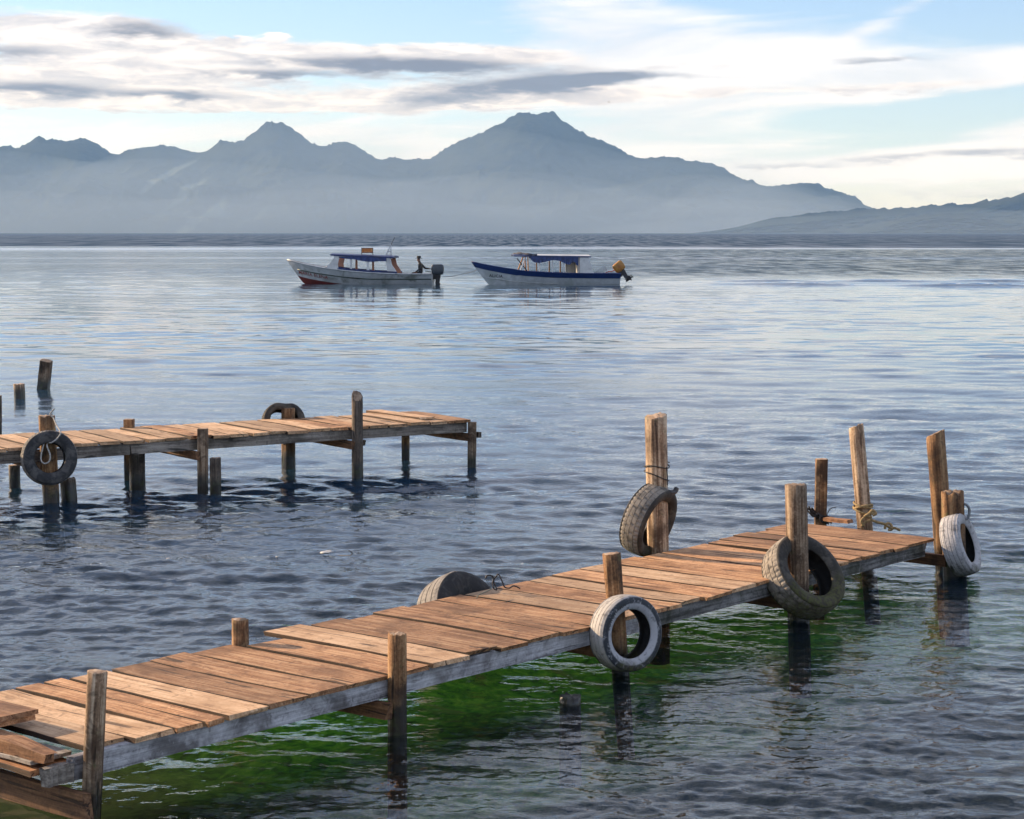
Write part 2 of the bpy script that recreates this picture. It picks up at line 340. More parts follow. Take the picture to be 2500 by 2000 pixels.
def build_lake():
    ys = [-60.0, -20.0, -5.0, 1.0, 3.0, 5.0, 6.2, 7.0]
    y = 7.0
    while y < 170: y += min(1.5e-4 * y * y, 0.0042 * y); ys.append(y)
    while y < 12400: y *= 1.05; ys.append(y)
    us = np.concatenate([[-4, -2, -1.1, -.7, -.5, -.42], np.linspace(-.35, .35, 620), [.42, .5, .7, 1.1, 2, 4]])
    Y = np.array(ys); ref = np.maximum(Y, 7.0)
    X = np.clip(us[None, :] * ref[:, None], -9200, 9200); YY = np.repeat(Y[:, None], len(us), 1)
    dy = np.gradient(Y)[:, None]
    Z = np.zeros_like(X); Sx = 0
    rng = np.random.default_rng(5)
    # slow patches where the breeze touches the water more or less
    patch = np.zeros_like(X)
    for k in range(7):
        a = rng.uniform(0, 6.28); l = rng.uniform(5, 22); ph = rng.uniform(0, 6.28)
        patch += np.sin((X * math.cos(a) * 0.5 + YY * math.sin(a)) * 2 * math.pi / l + ph)
    patch = 1.0 + 0.28 * patch / 1.9
    comps = []
    for (l0, l1, n, slope, spread) in ((1.6, 4.5, 10, 0.024, 0.35), (0.6, 1.6, 18, 0.032, 0.5), (0.24, 0.6, 34, 0.088, 0.55), (0.09, 0.24, 44, 0.100, 0.75)):
        for k in range(n):
            l = math.exp(rng.uniform(math.log(l0), math.log(l1))); comps.append((l, slope * math.sqrt(2.0 / n), rng.normal(0, spread)))
    for l, s, da in comps:
        k = 2 * math.pi / l; a = math.radians(-96) + da
        att = np.clip((l / dy - 2.2) / 2.0, 0, 1)
        if att.max() <= 0: continue
        rows = np.nonzero(att[:, 0] > 0)[0]; r0, r1 = rows[0], rows[-1] + 1
        ph = rng.uniform(0, 6.28)
        arg = k * (math.cos(a) * X[r0:r1] + math.sin(a) * YY[r0:r1]) + ph
        Z[r0:r1] += (s / k) * att[r0:r1] * (np.sin(arg) + 0.26 * np.cos(2 * arg))
    sD = (X + 2.03) * .641 + (YY - 10.03) * .767; tD = -(X + 2.03) * .767 + (YY - 10.03) * .641      # calmer in the lee of the near dock
    sm = lambda v_, a_, b_: np.clip((v_ - a_) / (b_ - a_), 0, 1)
    lee = sm(sD, -2.5, -.5) * sm(sD, 10.5, 8.5) * sm(tD, -2.6, -.8) * sm(tD, 2.6, 1.2)
    Z *= np.clip(patch, 0.35, 1.6) * (1 - .6 * lee)
    # the towed boats' wash: long low ridges trailing off to the right
    for (xa, ya, xb, yb, amp, wd) in ((7.5, 119.0, 75.0, 122.0, .15, .65), (7.5, 115.0, 60.0, 101.0, .13, .6), (9, 118, 70, 113, .08, .7), (-4, 117, -1.5, 117, .04, .6)):
        dx, dyy = xb - xa, yb - ya; L2 = dx * dx + dyy * dyy
        tt = ((X - xa) * dx + (YY - ya) * dyy) / L2; dist = ((X - xa) * -dyy + (YY - ya) * dx) / math.sqrt(L2)
        w = np.clip(tt * 12, 0, 1) * np.clip((1.25 - tt) * 4, 0, 1)
        Z += amp * w * np.exp(-(dist / wd) ** 2) * (1 + .3 * np.sin(X * .9 + YY))
    Z *= np.clip((Y - 6.5) / 1.5, 0, 1)[:, None] * np.clip((175 - Y) / 25, 0, 1)[:, None]
    nr, nc = X.shape
    me = bpy.data.meshes.new('lake'); me.vertices.add(nr * nc)
    me.vertices.foreach_set('co', np.stack([X, YY, Z], -1).astype(np.float32).ravel())
    i = (np.arange(nr - 1)[:, None] * nc + np.arange(nc - 1)[None, :]).ravel()
    q = np.stack([i, i + 1, i + nc + 1, i + nc], -1).astype(np.int32)
    me.loops.add(q.size); me.polygons.add(len(q))
    me.loops.foreach_set('vertex_index', q.ravel()); me.polygons.foreach_set('loop_start', np.arange(0, q.size, 4, dtype=np.int32))
    me.polygons.foreach_set('use_smooth', np.ones(len(q), dtype=bool))
    me.update(calc_edges=True); me.materials.append(lake_mat())
    o = bpy.data.objects.new('lake', me); COL.objects.link(o); tag(o, kind='structure')

def build_bed():
    m, t, b, out = new_mat('weedy_lake_bed')
    geo = t.n.new('ShaderNodeNewGeometry'); pos = geo.outputs['Position']
    n = t.noise(pos, 1.1, 6, 0.62, 0.8); n2 = t.noise(t.vm('MULTIPLY', pos, (1.0, 0.6, 1.0)), 9.0, 6, 0.7, 0.8)
    c = t.ramp(n2, [(0.32, (0.012, 0.06, 0.004)), (0.5, (0.11, 0.34, 0.010)), (0.66, (0.32, 0.56, 0.04))])
    c = t.mix(t.smooth(n, 0.56, 0.72), c, (0.20, 0.22, 0.04))
    x, y, z = t.xyz(pos)
    c = t.mix(t.mul(t.smooth(y, 14.6, 12.2), t.smooth(x, -1.2, -2.8)), c, t.mix(n2, (0.10, 0.09, 0.015), (0.44, 0.36, 0.09)))   # sandy, silted ground towards the shore
    tt = t.add(t.mul(t.add(x, 2.03), -0.767), t.mul(t.sub(y, 10.03), 0.641))
    c = t.mix(t.smooth(t.add(tt, t.mul(t.sub(n, 0.5), 1.6)), 0.5, -0.9), c, (0.018, 0.022, 0.018))      # bare dark mud outside the weed belt
    c = t.mix(t.smooth(t.add(tt, t.mul(t.sub(n, 0.5), 2.0)), 3.6, 5.6), c, (0.016, 0.024, 0.022))
    c = t.mix(t.smooth(y, 18.0, 34.0), c, (0.02, 0.03, 0.012))
    t.l.new(c, b.inputs['Base Color']); b.inputs['Roughness'].default_value = 1.0
    nx, ny = 90, 110; V = []
    for j in range(ny):
        yy = -2 + 300 * (j / (ny - 1)) ** 2.6
        for i in range(nx):
            xx = -60 + 120 * i / (nx - 1)
            d = min(1.7, 0.35 + 0.05 * max(0, yy - 8))
            V.append((xx, yy, -d + 0.07 * math.sin(xx * 2.1 + yy) * math.sin(yy * 1.7 - xx * .6) + random.uniform(-.03, .03)))
    Fc = [(j * nx + i, j * nx + i + 1, (j + 1) * nx + i + 1, (j + 1) * nx + i) for j in range(ny - 1) for i in range(nx - 1)]
    tag(mk('lake_bed', V, Fc, m, smooth=True), kind='structure')

build_lake(); build_bed()

# ------------------------------------------------------------------ mountains across the lake
SKY_MAIN = [(-900, 430), (-500, 395), (-250, 372), (-80, 352), (0, 360), (20, 358), (55, 366), (75, 352), (95, 338), (105, 337), (120, 343), (170, 346), (200, 342), (225, 343), (245, 350), (265, 366),
 (287, 382), (310, 370), (350, 361), (390, 355), (430, 358), (460, 364), (505, 374), (525, 358), (545, 345), (570, 346), (600, 344), (630, 322), (655, 303), (680, 302), (690, 300), (710, 306),
 (735, 325), (760, 348), (790, 358), (810, 350), (845, 343), (870, 352), (900, 376), (925, 390), (950, 386), (975, 384), (995, 390), (1010, 388), (1050, 391), (1075, 377), (1095, 360), (1140, 338),
 (1180, 324), (1215, 304), (1250, 285), (1270, 273), (1290, 279), (1310, 279), (1325, 273), (1350, 276), (1370, 292), (1400, 310), (1435, 330), (1470, 345), (1495, 358), (1525, 374), (1560, 384),
 (1575, 387), (1600, 384), (1640, 382), (1675, 392), (1730, 397), (1755, 406), (1780, 422), (1815, 440), (1860, 456), (1880, 455), (1920, 447), (1970, 445), (1990, 450), (2020, 462), (2060, 475),
 (2090, 486), (2105, 500), (2140, 514), (2200, 530), (2300, 548), (2400, 566)]
SKY_RIGHT = [(1700, 569), (1790, 557), (1850, 541), (1900, 531), (1960, 523), (2040, 516), (2120, 511), (2160, 508), (2250, 506), (2300, 501), (2350, 497), (2400, 492), (2440, 485), (2480, 477), (2500, 473), (2600, 452), (2800, 430), (3100, 420), (3500, 470)]
SKY_NEAR = [(2080, 569), (2130, 556), (2190, 541), (2240, 528), (2300, 522), (2360, 522), (2400, 528), (2440, 541), (2470, 545), (2500, 537), (2600, 520), (2800, 500), (3100, 510), (3400, 560)]
def vnoise(n, step, rng):
    k = rng.normal(0, 1, n // step + 3); xs = np.arange(n) / step
    i = xs.astype(int); f = xs - i; f = f * f * (3 - 2 * f); return k[i] * (1 - f) + k[i + 1] * f
def mountain_mat():
    m, t, b, out = new_mat('forested_slope')
    geo = t.n.new('ShaderNodeNewGeometry'); pos = geo.outputs['Position']
    n = t.noise(pos, 0.004, 8, 0.65, 0.5); n2 = t.noise(pos, 0.03, 5, 0.6)
    c = t.mix(t.smooth(n, 0.35, 0.65), (0.014, 0.020, 0.018), (0.032, 0.040, 0.028))
    c = t.mix(t.mul(t.smooth(n2, 0.45, 0.65), 0.5), c, (0.05, 0.058, 0.04))
    x, y, z = t.xyz(pos); k = None
    for (px, py, ln, wd) in ((365, 420, 75, 13), (435, 470, 60, 16), (522, 522, 55, 17), (505, 548, 34, 12), (640, 530, 40, 9)):      # pale bare scars running down the western slopes
        Y0 = 10300.0; x0, z0 = x_at(Y0, z_at(Y0, py), px), z_at(Y0, py); s = Y0 / F
        dx = t.mul(t.sub(x, x0), 1 / s); dz = t.mul(t.sub(z, z0), 1 / s)
        a = t.add(t.mul(dx, .64), t.mul(dz, .77)); c2 = t.sub(t.mul(dx, .77), t.mul(dz, .64))
        e = t.add(t.m('POWER', t.mul(a, 1 / ln), 2.0), t.m('POWER', t.mul(c2, 1 / wd), 2.0))
        g = t.m('EXPONENT', t.mul(e, -1.0)); k = g if k is None else t.add(k, g)
    c = t.mix(t.smooth(t.add(k, t.mul(t.sub(n2, 0.5), 0.7)), 0.25, 0.8), c, (0.15, 0.18, 0.15))
    t.l.new(c, b.inputs['Base Color']); b.inputs['Roughness'].default_value = 1.0; b.inputs['Specular IOR Level'].default_value = 0.0
    return m
M_MOUNT = mountain_mat()
def mountain(name, sky, Yr, Ys, step, seed, tree=12.0):
    rng = np.random.default_rng(seed)
    px = np.array([p[0] for p in sky], float); py = np.array([p[1] for p in sky], float)
    xs = np.arange((px[0] - 1250) / F * Yr, (px[-1] - 1250) / F * Yr, step); n = len(xs)
    hr = np.array([z_at(Yr, v) for v in np.interp(xs / Yr * F + 1250, px, py)])
    jag = np.clip(vnoise(n, 2, rng), -.6, 2.2) * tree * .30 + np.clip(vnoise(n, 5, rng), -.5, 2) * tree * .35 + vnoise(n, 14, rng) * tree * .3
    jag += (rng.random(n) > .93) * rng.uniform(0, .8, n) * tree
    ker = np.hanning(41); ker /= ker.sum(); hs = np.convolve(np.pad(hr, 20, 'edge'), ker, 'valid')
    hj = hr + jag * np.clip(hr / 120, 0, 1)
    nr = 70; V = []
    # ridges and gullies running down the slopes, bending as they descend
    def fbm(a, b, sd):
        r = np.random.default_rng(sd); T = r.normal(0, 1, (256, 256)); o = 0; am = 1.0
        for k in range(5):
            aa, bb = a * 2 ** k + 17.3 * k, b * 2 ** k + 5.1 * k; i, j2 = np.floor(aa).astype(int), np.floor(bb).astype(int); fx, fy = aa - i, bb - j2
            fx = fx * fx * (3 - 2 * fx); fy = fy * fy * (3 - 2 * fy); g_ = lambda u_, v_: T[u_ % 256, v_ % 256]
            o = o + am * (1 - 1.3 * np.abs((g_(i, j2) * (1 - fx) + g_(i + 1, j2) * fx) * (1 - fy) + (g_(i, j2 + 1) * (1 - fx) + g_(i + 1, j2 + 1) * fx) * fy)); am *= .5
        return o * .35
    for j in range(nr):
        q = j / (nr - 1)                                                # 0 at the shore, 1 on the ridge
        y = Ys + (Yr - Ys) * q
        prof = q ** 0.9 * (0.55 + 0.45 * q); env = math.sin(math.pi * q ** .8)
        g = fbm((xs + 700 * (1 - q)) / 620, np.full(n, q * 3.2) + xs / 1900, seed)
        hh = hj if q == 1 else hs
        z = hh * prof + g * env * np.clip(hs / 400, 0, 1) * 85 - 6 * (1 - q)
        if .3 < q < 1: z = np.minimum(z, hs * (y / Yr) * .985 - 4)
        V.append(np.stack([xs * (y / Yr), y - g * env * 300, z], -1))
    V.append(np.stack([xs, np.full(n, Yr + 1500.), hr * .4 - 10], -1)); nr += 1
    V = np.concatenate(V).tolist()
    Fc = [(j * n + i, j * n + i + 1, (j + 1) * n + i + 1, (j + 1) * n + i) for j in range(nr - 1) for i in range(n - 1)]
    tag(mk(name, V, Fc, M_MOUNT, smooth=True), kind='structure')
mountain('mountains', SKY_MAIN, 11500.0, 9600.0, 7.0, 3)
mountain('hills', SKY_RIGHT, 8600.0, 7700.0, 6.0, 5, 12.0)
mountain('headland', SKY_NEAR, 7400.0, 6900.0, 6.0, 9, 9.0)

# ------------------------------------------------------------------ air
def volume_mat(name, col, dens, aniso=0.0, absorb=(1, 1, 1)):
    m = bpy.data.materials.new(name); m.use_nodes = True; t = NT(m.node_tree); t.n.remove(t.n['Principled BSDF'])
    pv = t.n.new('ShaderNodeVolumePrincipled'); pv.inputs['Color'].default_value = (*col, 1); pv.inputs['Density'].default_value = dens
    pv.inputs['Anisotropy'].default_value = aniso; pv.inputs['Absorption Color'].default_value = (*absorb, 1)
    t.l.new(pv.outputs[0], t.n['Material Output'].inputs['Volume']); return m
tag(box('haze', -9500, 9500, -120, 13600, -22, 900, volume_mat('haze_air', (0.30, 0.55, 1.0), 0.52e-4)), 'thin blue morning haze over the whole lake', 'haze', kind='stuff')
M_MIST = volume_mat('mist_air', (0.60, 0.78, 1.0), 3.4e-4, 0.0, (0, 0, 0))
def mist(px, py, Y, rx, ry, rz):
    c = Vector((x_at(Y, z_at(Y, py), px), Y, z_at(Y, py)))
    bm = bmesh.new(); bmesh.ops.create_icosphere(bm, subdivisions=5, radius=1.0)
    for v in bm.verts:                                             # uneven, drifting outline
        k = 1 + .16 * math.sin(v.co.x * 5 + px) + .10 * math.sin(v.co.x * 11 + v.co.y * 4 + px * 2)
        v.co = Vector((v.co.x * rx, v.co.y * ry, v.co.z * rz * k + v.co.x * rz * .22 * math.sin(px)))
    me = bpy.data.meshes.new('mist_bank'); bm.to_mesh(me); bm.free(); me.materials.append(M_MIST)
    o = bpy.data.objects.new('mist_bank', me); COL.objects.link(o); o.location = c; return o

# ------------------------------------------------------------------ timber pieces
def plank_vf(L, w, th, rng, segs=7, ragged=0.016, warp=0.008):
    """board along local x, its middle at the origin, top face at z = 0, eased and slightly uneven edges"""
    V, Fc = [], []; ch = 0.003
    sec = [(-w / 2, -th), (-w / 2, -ch), (-w / 2 + ch, 0), (w / 2 - ch, 0), (w / 2, -ch), (w / 2, -th)]
    bow = rng.uniform(-warp, warp); tw = rng.uniform(-.004, .004)
    for i in range(segs + 1):
        x = -L / 2 + L * i / segs; e0 = [rng.uniform(-.006, .006) for _ in range(2)]
        for k, (yy, zz) in enumerate(sec):
            xx = x + (rng.uniform(-ragged, ragged) if i in (0, segs) else 0)
            q = (i / segs - .5) * 2
            V.append((xx, yy + e0[k > 2], zz + bow * (1 - q * q) + tw * q * (yy / w) + rng.uniform(-.0012, .0012)))
    n = 6
    for i in range(segs):
        for k in range(n): Fc.append((i * n + k, (i + 1) * n + k, (i + 1) * n + (k + 1) % n, i * n + (k + 1) % n))
    Fc.append(tuple(range(n))); Fc.append(tuple(range(segs * n, segs * n + n))[::-1])
    return V, Fc
def post_mesh(base, top, r0, r1, rng, square=False, cut=(0, 0), chip=0.0, below=0.6, rings=14, n=28):
    """log or sawn post from under the water to its cut top, leaning from base to top; local z is the grain"""
    base, top = Vector(base), Vector(top); ax = (top - base).normalized(); L = (top - base).length
    foot = base - ax * (below / max(ax.z, .3)); Lt = (top - foot).length
    V, Fc, mi = [], [], []; ph = [rng.uniform(0, 6.28) for _ in range(4)]
    if square: n = 12
    ridge = [rng.uniform(-.05, .05) for _ in range(n)]; split = rng.randrange(n)
    for j in range(rings + 1):
        q = j / rings; r = r0 + (r1 - r0) * q
        for k in range(n):
            w = 2 * math.pi * k / n + .2
            if square: s = 0.92 / max(abs(math.cos(w)), abs(math.sin(w))); s = min(s, 1.22)
            else: s = 1 + .05 * math.sin(2 * w + ph[0] + q * 1.5) + .035 * math.sin(3 * w + ph[1] - q) + .02 * math.sin(5 * w + ph[2] + q * 2) + ridge[k] * .8 - (.06 if k == split else 0)
            s += rng.uniform(-.018, .018)
            zz = Lt * q
            if j == rings: zz += cut[0] * math.cos(w) * r + cut[1] * math.sin(w) * r + rng.uniform(-chip, chip) * r
            wob = 0.0 if square else .10 * r0 * math.sin(q * 5 + ph[3])
            V.append((math.cos(w) * r * s + wob, math.sin(w) * r * s, zz))
    for j in range(rings):
        for k in range(n): Fc.append((j * n + k, j * n + (k + 1) % n, (j + 1) * n + (k + 1) % n, (j + 1) * n + k)); mi.append(0)
    # top: eased rim and slightly domed end grain
    o = len(V); rim = [Vector(V[rings * n + k]) for k in range(n)]; cen = sum(rim, Vector()) / n
    for p in rim: V.append(cen + (p - cen) * .86 + Vector((0, 0, .05 * r1 + rng.uniform(-chip, chip) * r1 * .5)))
    V.append(cen + Vector((rng.uniform(-.2, .2) * r1, rng.uniform(-.2, .2) * r1, .06 * r1)))
    for k in range(n):
        Fc.append((rings * n + k, rings * n + (k + 1) % n, o + (k + 1) % n, o + k)); mi.append(0)
        Fc.append((o + k, o + (k + 1) % n, o + n)); mi.append(1)
    rot = ax.to_track_quat('Z', 'Y').to_euler()
    return V, Fc, mi, foot, rot
def post_obj(name, base, top, r0, r1, mat, rng, parent=None, origin=None, end=None, **kw):
    V, Fc, mi, foot, rot = post_mesh(base, top, r0, r1, rng, **kw)
    o = mk(name, V, Fc, [mat, end or M_END], parent, smooth=not kw.get('square'), mi=mi, loc=foot - (origin or Vector()), rot=rot)
    return o

class Dock:
    def __init__(s, name, label, O, ang, zd, width):
        s.a = math.radians(ang); s.D = Vector((math.sin(s.a), math.cos(s.a), 0)); s.W = Vector((-math.cos(s.a), math.sin(s.a), 0))
        s.O = Vector((O[0], O[1], 0)); s.zd = zd; s.w = width
        s.root = thing(name, label, 'dock', s.O)
    def p(s, a, t, z): return s.O + s.D * a + s.W * t + Vector((0, 0, z))
    def s_for(s, px, t, z):
        lo, hi = -6.0, 14.0
        for _ in range(50):
            m = (lo + hi) / 2
            if proj_x(s.p(m, t, z)) < px: lo = m
            else: hi = m
        return (lo + hi) / 2
    def plank(s, s0, s1, t0, t1, mat, rng, th=.028, dz=0.0, skew=0.0, tilt=0.0, name='plank'):
        w = s1 - s0; L = t1 - t0
        V, Fc = plank_vf(L, w, th, rng)
        c = s.p((s0 + s1) / 2, (t0 + t1) / 2, s.zd + dz) - s.O
        rz = math.atan2(s.W.y, s.W.x) + skew
        mi = [1 if k_ in (0, 1, 3, 4) else 0 for _ in range((len(Fc) - 2) // 6) for k_ in range(6)] + [0, 0]      # long edges darkened in colour so the gaps read as dark lines
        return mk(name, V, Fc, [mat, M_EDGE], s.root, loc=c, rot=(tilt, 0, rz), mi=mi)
    def beam(s, name, s0, s1, t, z0, z1, th, mat, rng, dz1=0.0, parent=None):
        """timber along the dock; its middle line at t"""
        L = s1 - s0; V, Fc = plank_vf(L, th, z1 - z0, rng, 14, .02, .01)
        c = s.p((s0 + s1) / 2, t, z1) - s.O
        return mk(name, V, Fc, mat, s.root, loc=c, rot=(0, -math.atan2(dz1, L), math.atan2(s.D.y, s.D.x)))
    def cross(s, name, a, t0, t1, z0, z1, th, mat, rng):
        L = t1 - t0; V, Fc = plank_vf(L, th, z1 - z0, rng, 6, .02, .01)
        c = s.p(a, (t0 + t1) / 2, z1) - s.O
        return mk(name, V, Fc, mat, s.root, loc=c, rot=(0, 0, math.atan2(s.W.y, s.W.x)))
    def post(s, px_deck, t, top_px, top_py, wid, mat, rng, taper=1.0, dt=0.0, **kw):
        """post that crosses deck level at px_deck; its top and width as seen"""
        a = s.s_for(px_deck, t, s.zd); b = s.p(a, t, s.zd)
        Y = b.y; zt = z_at(Y, top_py); top = Vector((x_at(Y, zt, top_px), Y + dt, zt))
        ax = (top - b); base = b - ax * (s.zd / max(ax.z, .05)) if ax.z > .12 else Vector((b.x, b.y, 0))
        if ax.z < .30: base = Vector((b.x + (b.x - top.x) * .5, b.y, 0))
        r = wid * Y / F / 2
        o = post_obj('post', base, top, r * taper, r, mat, rng, s.root, s.O, **kw); o['pos'] = 0; del o['pos']
        return base, top, r, a

# ------------------------------------------------------------------ the near dock
rng = random.Random(21)
d1 = Dock('wooden_dock', 'long low near dock of brown planks with a pale grey side beam', (-2.03, 10.03), 39.9, .36, 1.41)
edges = [d1.s_for(px, 1.41, .36) for px in (-62, 41, 108, 163, 263, 364, 460, 562, 660, 756, 837, 907, 990, 1062, 1130, 1207, 1291, 1349, 1419, 1486, 1560, 1608, 1668, 1722)]
while edges[-1] < 8.55: edges.append(edges[-1] + rng.uniform(.20, .29))
edges[-1] = 8.93
for i in range(len(edges) - 1):
    e0, e1 = edges[i], edges[i + 1]
    f0 = rng.uniform(-.035, .03); b0 = rng.uniform(-.03, .04)
    if i == 8: b0 = .075; dz = .012
    else: dz = rng.uniform(-.003, .004)
    if i == 9: dz = .014
    t1 = d1.w + b0
    t0 = f0
    if i == 7: t1 = d1.w - .14                                     # notched round the short back post
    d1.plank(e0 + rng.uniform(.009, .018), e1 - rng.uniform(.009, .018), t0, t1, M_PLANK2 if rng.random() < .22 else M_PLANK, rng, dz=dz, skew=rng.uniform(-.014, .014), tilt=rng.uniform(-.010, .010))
d1.beam('side_beam', -.28, 4.62, .075, .205, .329, .05, M_BEAM, rng)
d1.beam('side_beam', 4.64, 8.80, .075, .215, .329, .05, M_BEAM_D, rng)
d1.beam('side_beam', -.3, 8.78, 1.30, .215, .329, .05, M_BEAM_D, rng)
P = {}
P['A'] = d1.post(228, -.005, 237, 1640, 51, M_POST, rng, .98, chip=.05)
P['B'] = d1.post(970, -.02, 970, 1548, 45, M_POST_B, rng, 1.04, chip=.12)
P['C'] = d1.post(1505, -.02, 1493, 1352, 43, M_POST_B, rng, .98, chip=.06)
P['D'] = d1.post(1948, -.03, 1943, 1184, 53, M_POST, rng, .98, chip=.08)
P['E'] = d1.post(2328, -.05, 2324, 1203, 56, M_POST_B, rng, 1.0, chip=.22)
P['F'] = d1.post(2299, .20, 2283, 1060, 47, M_POST_B, rng, .98, cut=(.22, .30), chip=.1)
P['G'] = d1.post(2110, 1.02, 2090, 1043, 37, M_POST, rng, .98, cut=(.30, .25), chip=.12)
P['H'] = d1.post(2003, 1.44, 2006, 1121, 32, M_POST_B, rng, 1.0, square=True, chip=.02)
P['I'] = d1.post(1606, 1.50, 1602, 1017, 56, M_POST, rng, .98, cut=(-.15, .1), chip=.09)
P['J'] = d1.post(586, 1.37, 585, 1513, 42, M_POST_B, rng, 1.0, chip=.05, below=-.2)
for k in 'BCDE': d1.cross('cross_brace', P[k][3] - .085, -.03, 1.5, .10, .20, .045, M_BRACE, rng)
d1.cross('cross_brace', 8.86, .10, 1.36, .22, .325, .05, M_BRACE, rng)
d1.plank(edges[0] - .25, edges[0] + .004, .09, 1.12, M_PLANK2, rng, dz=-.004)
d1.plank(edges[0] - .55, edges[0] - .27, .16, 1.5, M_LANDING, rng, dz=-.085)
# lower beam and ledge on the shore side of the first post
sA = P['A'][3]
d1.cross('cross_brace', sA - .085, -.06, 1.9, .015, .155, .05, M_BRACE, rng)
d1.beam('side_beam', sA - .24, -.285, .075, .20, .30, .05, M_BEAM_F, rng)
wr = thing('wire_band', 'thin dark wire wound round the tallest post beside a hanging tyre', 'wire', P['I'][0].lerp(P['I'][1], .72))
rI = P['I'][2] * 1.10
mk('loop', *join(*[tube_vf([(math.cos(a * math.pi / 6) * rI, math.sin(a * math.pi / 6) * rI, .012 * math.sin(a) + dz - .012 * a * (dz > 0)) for a in range(13)], .005, 6, 3) for dz in (0, .03)],
   tube_vf([(rI * .72, -rI * .75, .0), (rI * .78, -rI * .80, -.07), (rI * .80, -rI * .72, -.15)], .005, 6, 3)), flat('dark_wire', (.02, .018, .016), .6), wr, True)

# short planks, hewn timber and stacked boards at the shore end
def loose(name, label, cat, pr, sz, rot_t, mat, rng, rough_end=False):
    """timber whose front right top corner is at pr; lies along the planks' direction"""
    L, w, th = sz; o_rot = math.atan2(d1.W.y, d1.W.x) + rot_t
    c = Vector(pr) + Vector((math.cos(o_rot), math.sin(o_rot), 0)) * (L / 2) - Vector((-math.sin(o_rot), math.cos(o_rot), 0)) * (-w / 2)
    V, Fc = plank_vf(L, w, th, rng, 8, .03 if rough_end else .008, .004)
    if rough_end:                                                    # end hewn away in steps by an axe
        V = [(x, y * (1 - .35 * max(0, -(x + L / 2 - .30) / .30)) , z - .022 * max(0, (-(x + L / 2 - .30) / .30)) ** 1.2 * (1 if z > -.02 else 0) + rng.uniform(-.004, .004)) for x, y, z in V]
    o = mk(name, V, Fc, mat, loc=c, rot=(0, 0, o_rot)); return tag(o, label, cat)
cA = at(94, 1731, .455); loose('stacked_board', 'upper dark russet board of the pair at the left edge', 'board', cA, (1.6, .30, .024), .0, M_LANDING, rng)
cB = at(84, 1745, .43); loose('stacked_board', 'lower russet board of the pair lying at the left edge', 'board', cB, (1.6, .30, .026), .02, M_LANDING, rng)
cC = at(146, 1822, .385); loose('hewn_timber', 'thick russet timber with an axe hewn end beside the first post', 'timber', cC, (1.3, .13, .075), -.02, M_LANDING, rng, True)
cD = at(178, 1833, .318); loose('ledge_board', 'thin grey board ledge under the hewn timber at the lower left', 'board', cD, (1.3, .27, .022), .0, M_BEAM_F, rng)
cE = at(2068, 1283, .392)
pl = mk('plank_offcut', *plank_vf(.24, .10, .03, rng), M_LANDING, loc=d1.p(d1.s_for(2046, 1.16, .39), 1.16, .394), rot=(0, 0, math.atan2(d1.W.y, d1.W.x)))
tag(pl, 'small brown plank offcut lying at the far end of the near dock', 'plank')

# ------------------------------------------------------------------ the far dock
rng = random.Random(5)
d2 = Dock('wooden_dock', 'shorter farther dock of pale planks standing higher above the water', (-4.90, 21.94), 56.3, .64, 1.38)
s = -2.6; s_end = 5.26; k = 0
while s < s_end - .1:
    w = rng.uniform(.20, .27); w = min(w, s_end - s)
    if s_end - s - w < .15: w = s_end - s
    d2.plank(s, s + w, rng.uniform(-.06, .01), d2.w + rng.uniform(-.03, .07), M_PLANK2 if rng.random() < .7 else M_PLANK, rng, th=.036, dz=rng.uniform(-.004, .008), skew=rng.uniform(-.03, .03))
    s += w + rng.uniform(.012, .05); k += 1
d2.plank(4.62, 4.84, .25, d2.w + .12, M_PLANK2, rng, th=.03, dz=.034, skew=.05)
d2.beam('side_beam', -2.6, .66, .05, .47, .60, .06, M_BEAM_F, rng)
d2.beam('side_beam', .68, 5.2, .05, .475, .60, .06, M_BEAM_F, rng)
d2.beam('side_beam', -2.6, 5.2, 1.28, .475, .60, .06, M_BEAM_F, rng)
Q = {}
Q['a'] = d2.post(118, -.09, 114, 1016, 38, M_POST_B, rng, 1.0, chip=.15)
Q['b'] = d2.post(315, 1.36, 315, 1024, 26, M_POST_B, rng, 1.0, square=True)
Q['b2'] = d2.post(333, .45, 333, 1068, 38, M_POST_D, rng, 1.0)
Q['c'] = d2.post(494, -.06, 495, 1047, 26, M_POST, rng, 1.0, square=True)
Q['d'] = d2.post(704, 1.42, 704, 997, 33, M_POST_B, rng, 1.0, chip=.08)
Q['e'] = d2.post(872, -.07, 872, 968, 28, M_POST_D, rng, 1.05, cut=(.9, .3), chip=.15)
Q['f'] = d2.post(990, 1.40, 990, 1006, 21, M_POST_B, rng, 1.0, square=True)
Q['g'] = d2.post(1152, -.02, 1153, 1031, 23, M_POST, rng, 1.0, square=True)
for k in 'aceg': d2.cross('cross_brace', Q[k][3] - .075, -.10, 1.42, .37, .47, .045, M_BRACE, rng)
for k in 'eg': d2.cross('cleat', Q[k][3] + .10, -.05, .02, .40, .47, .06, M_POST_D, rng)

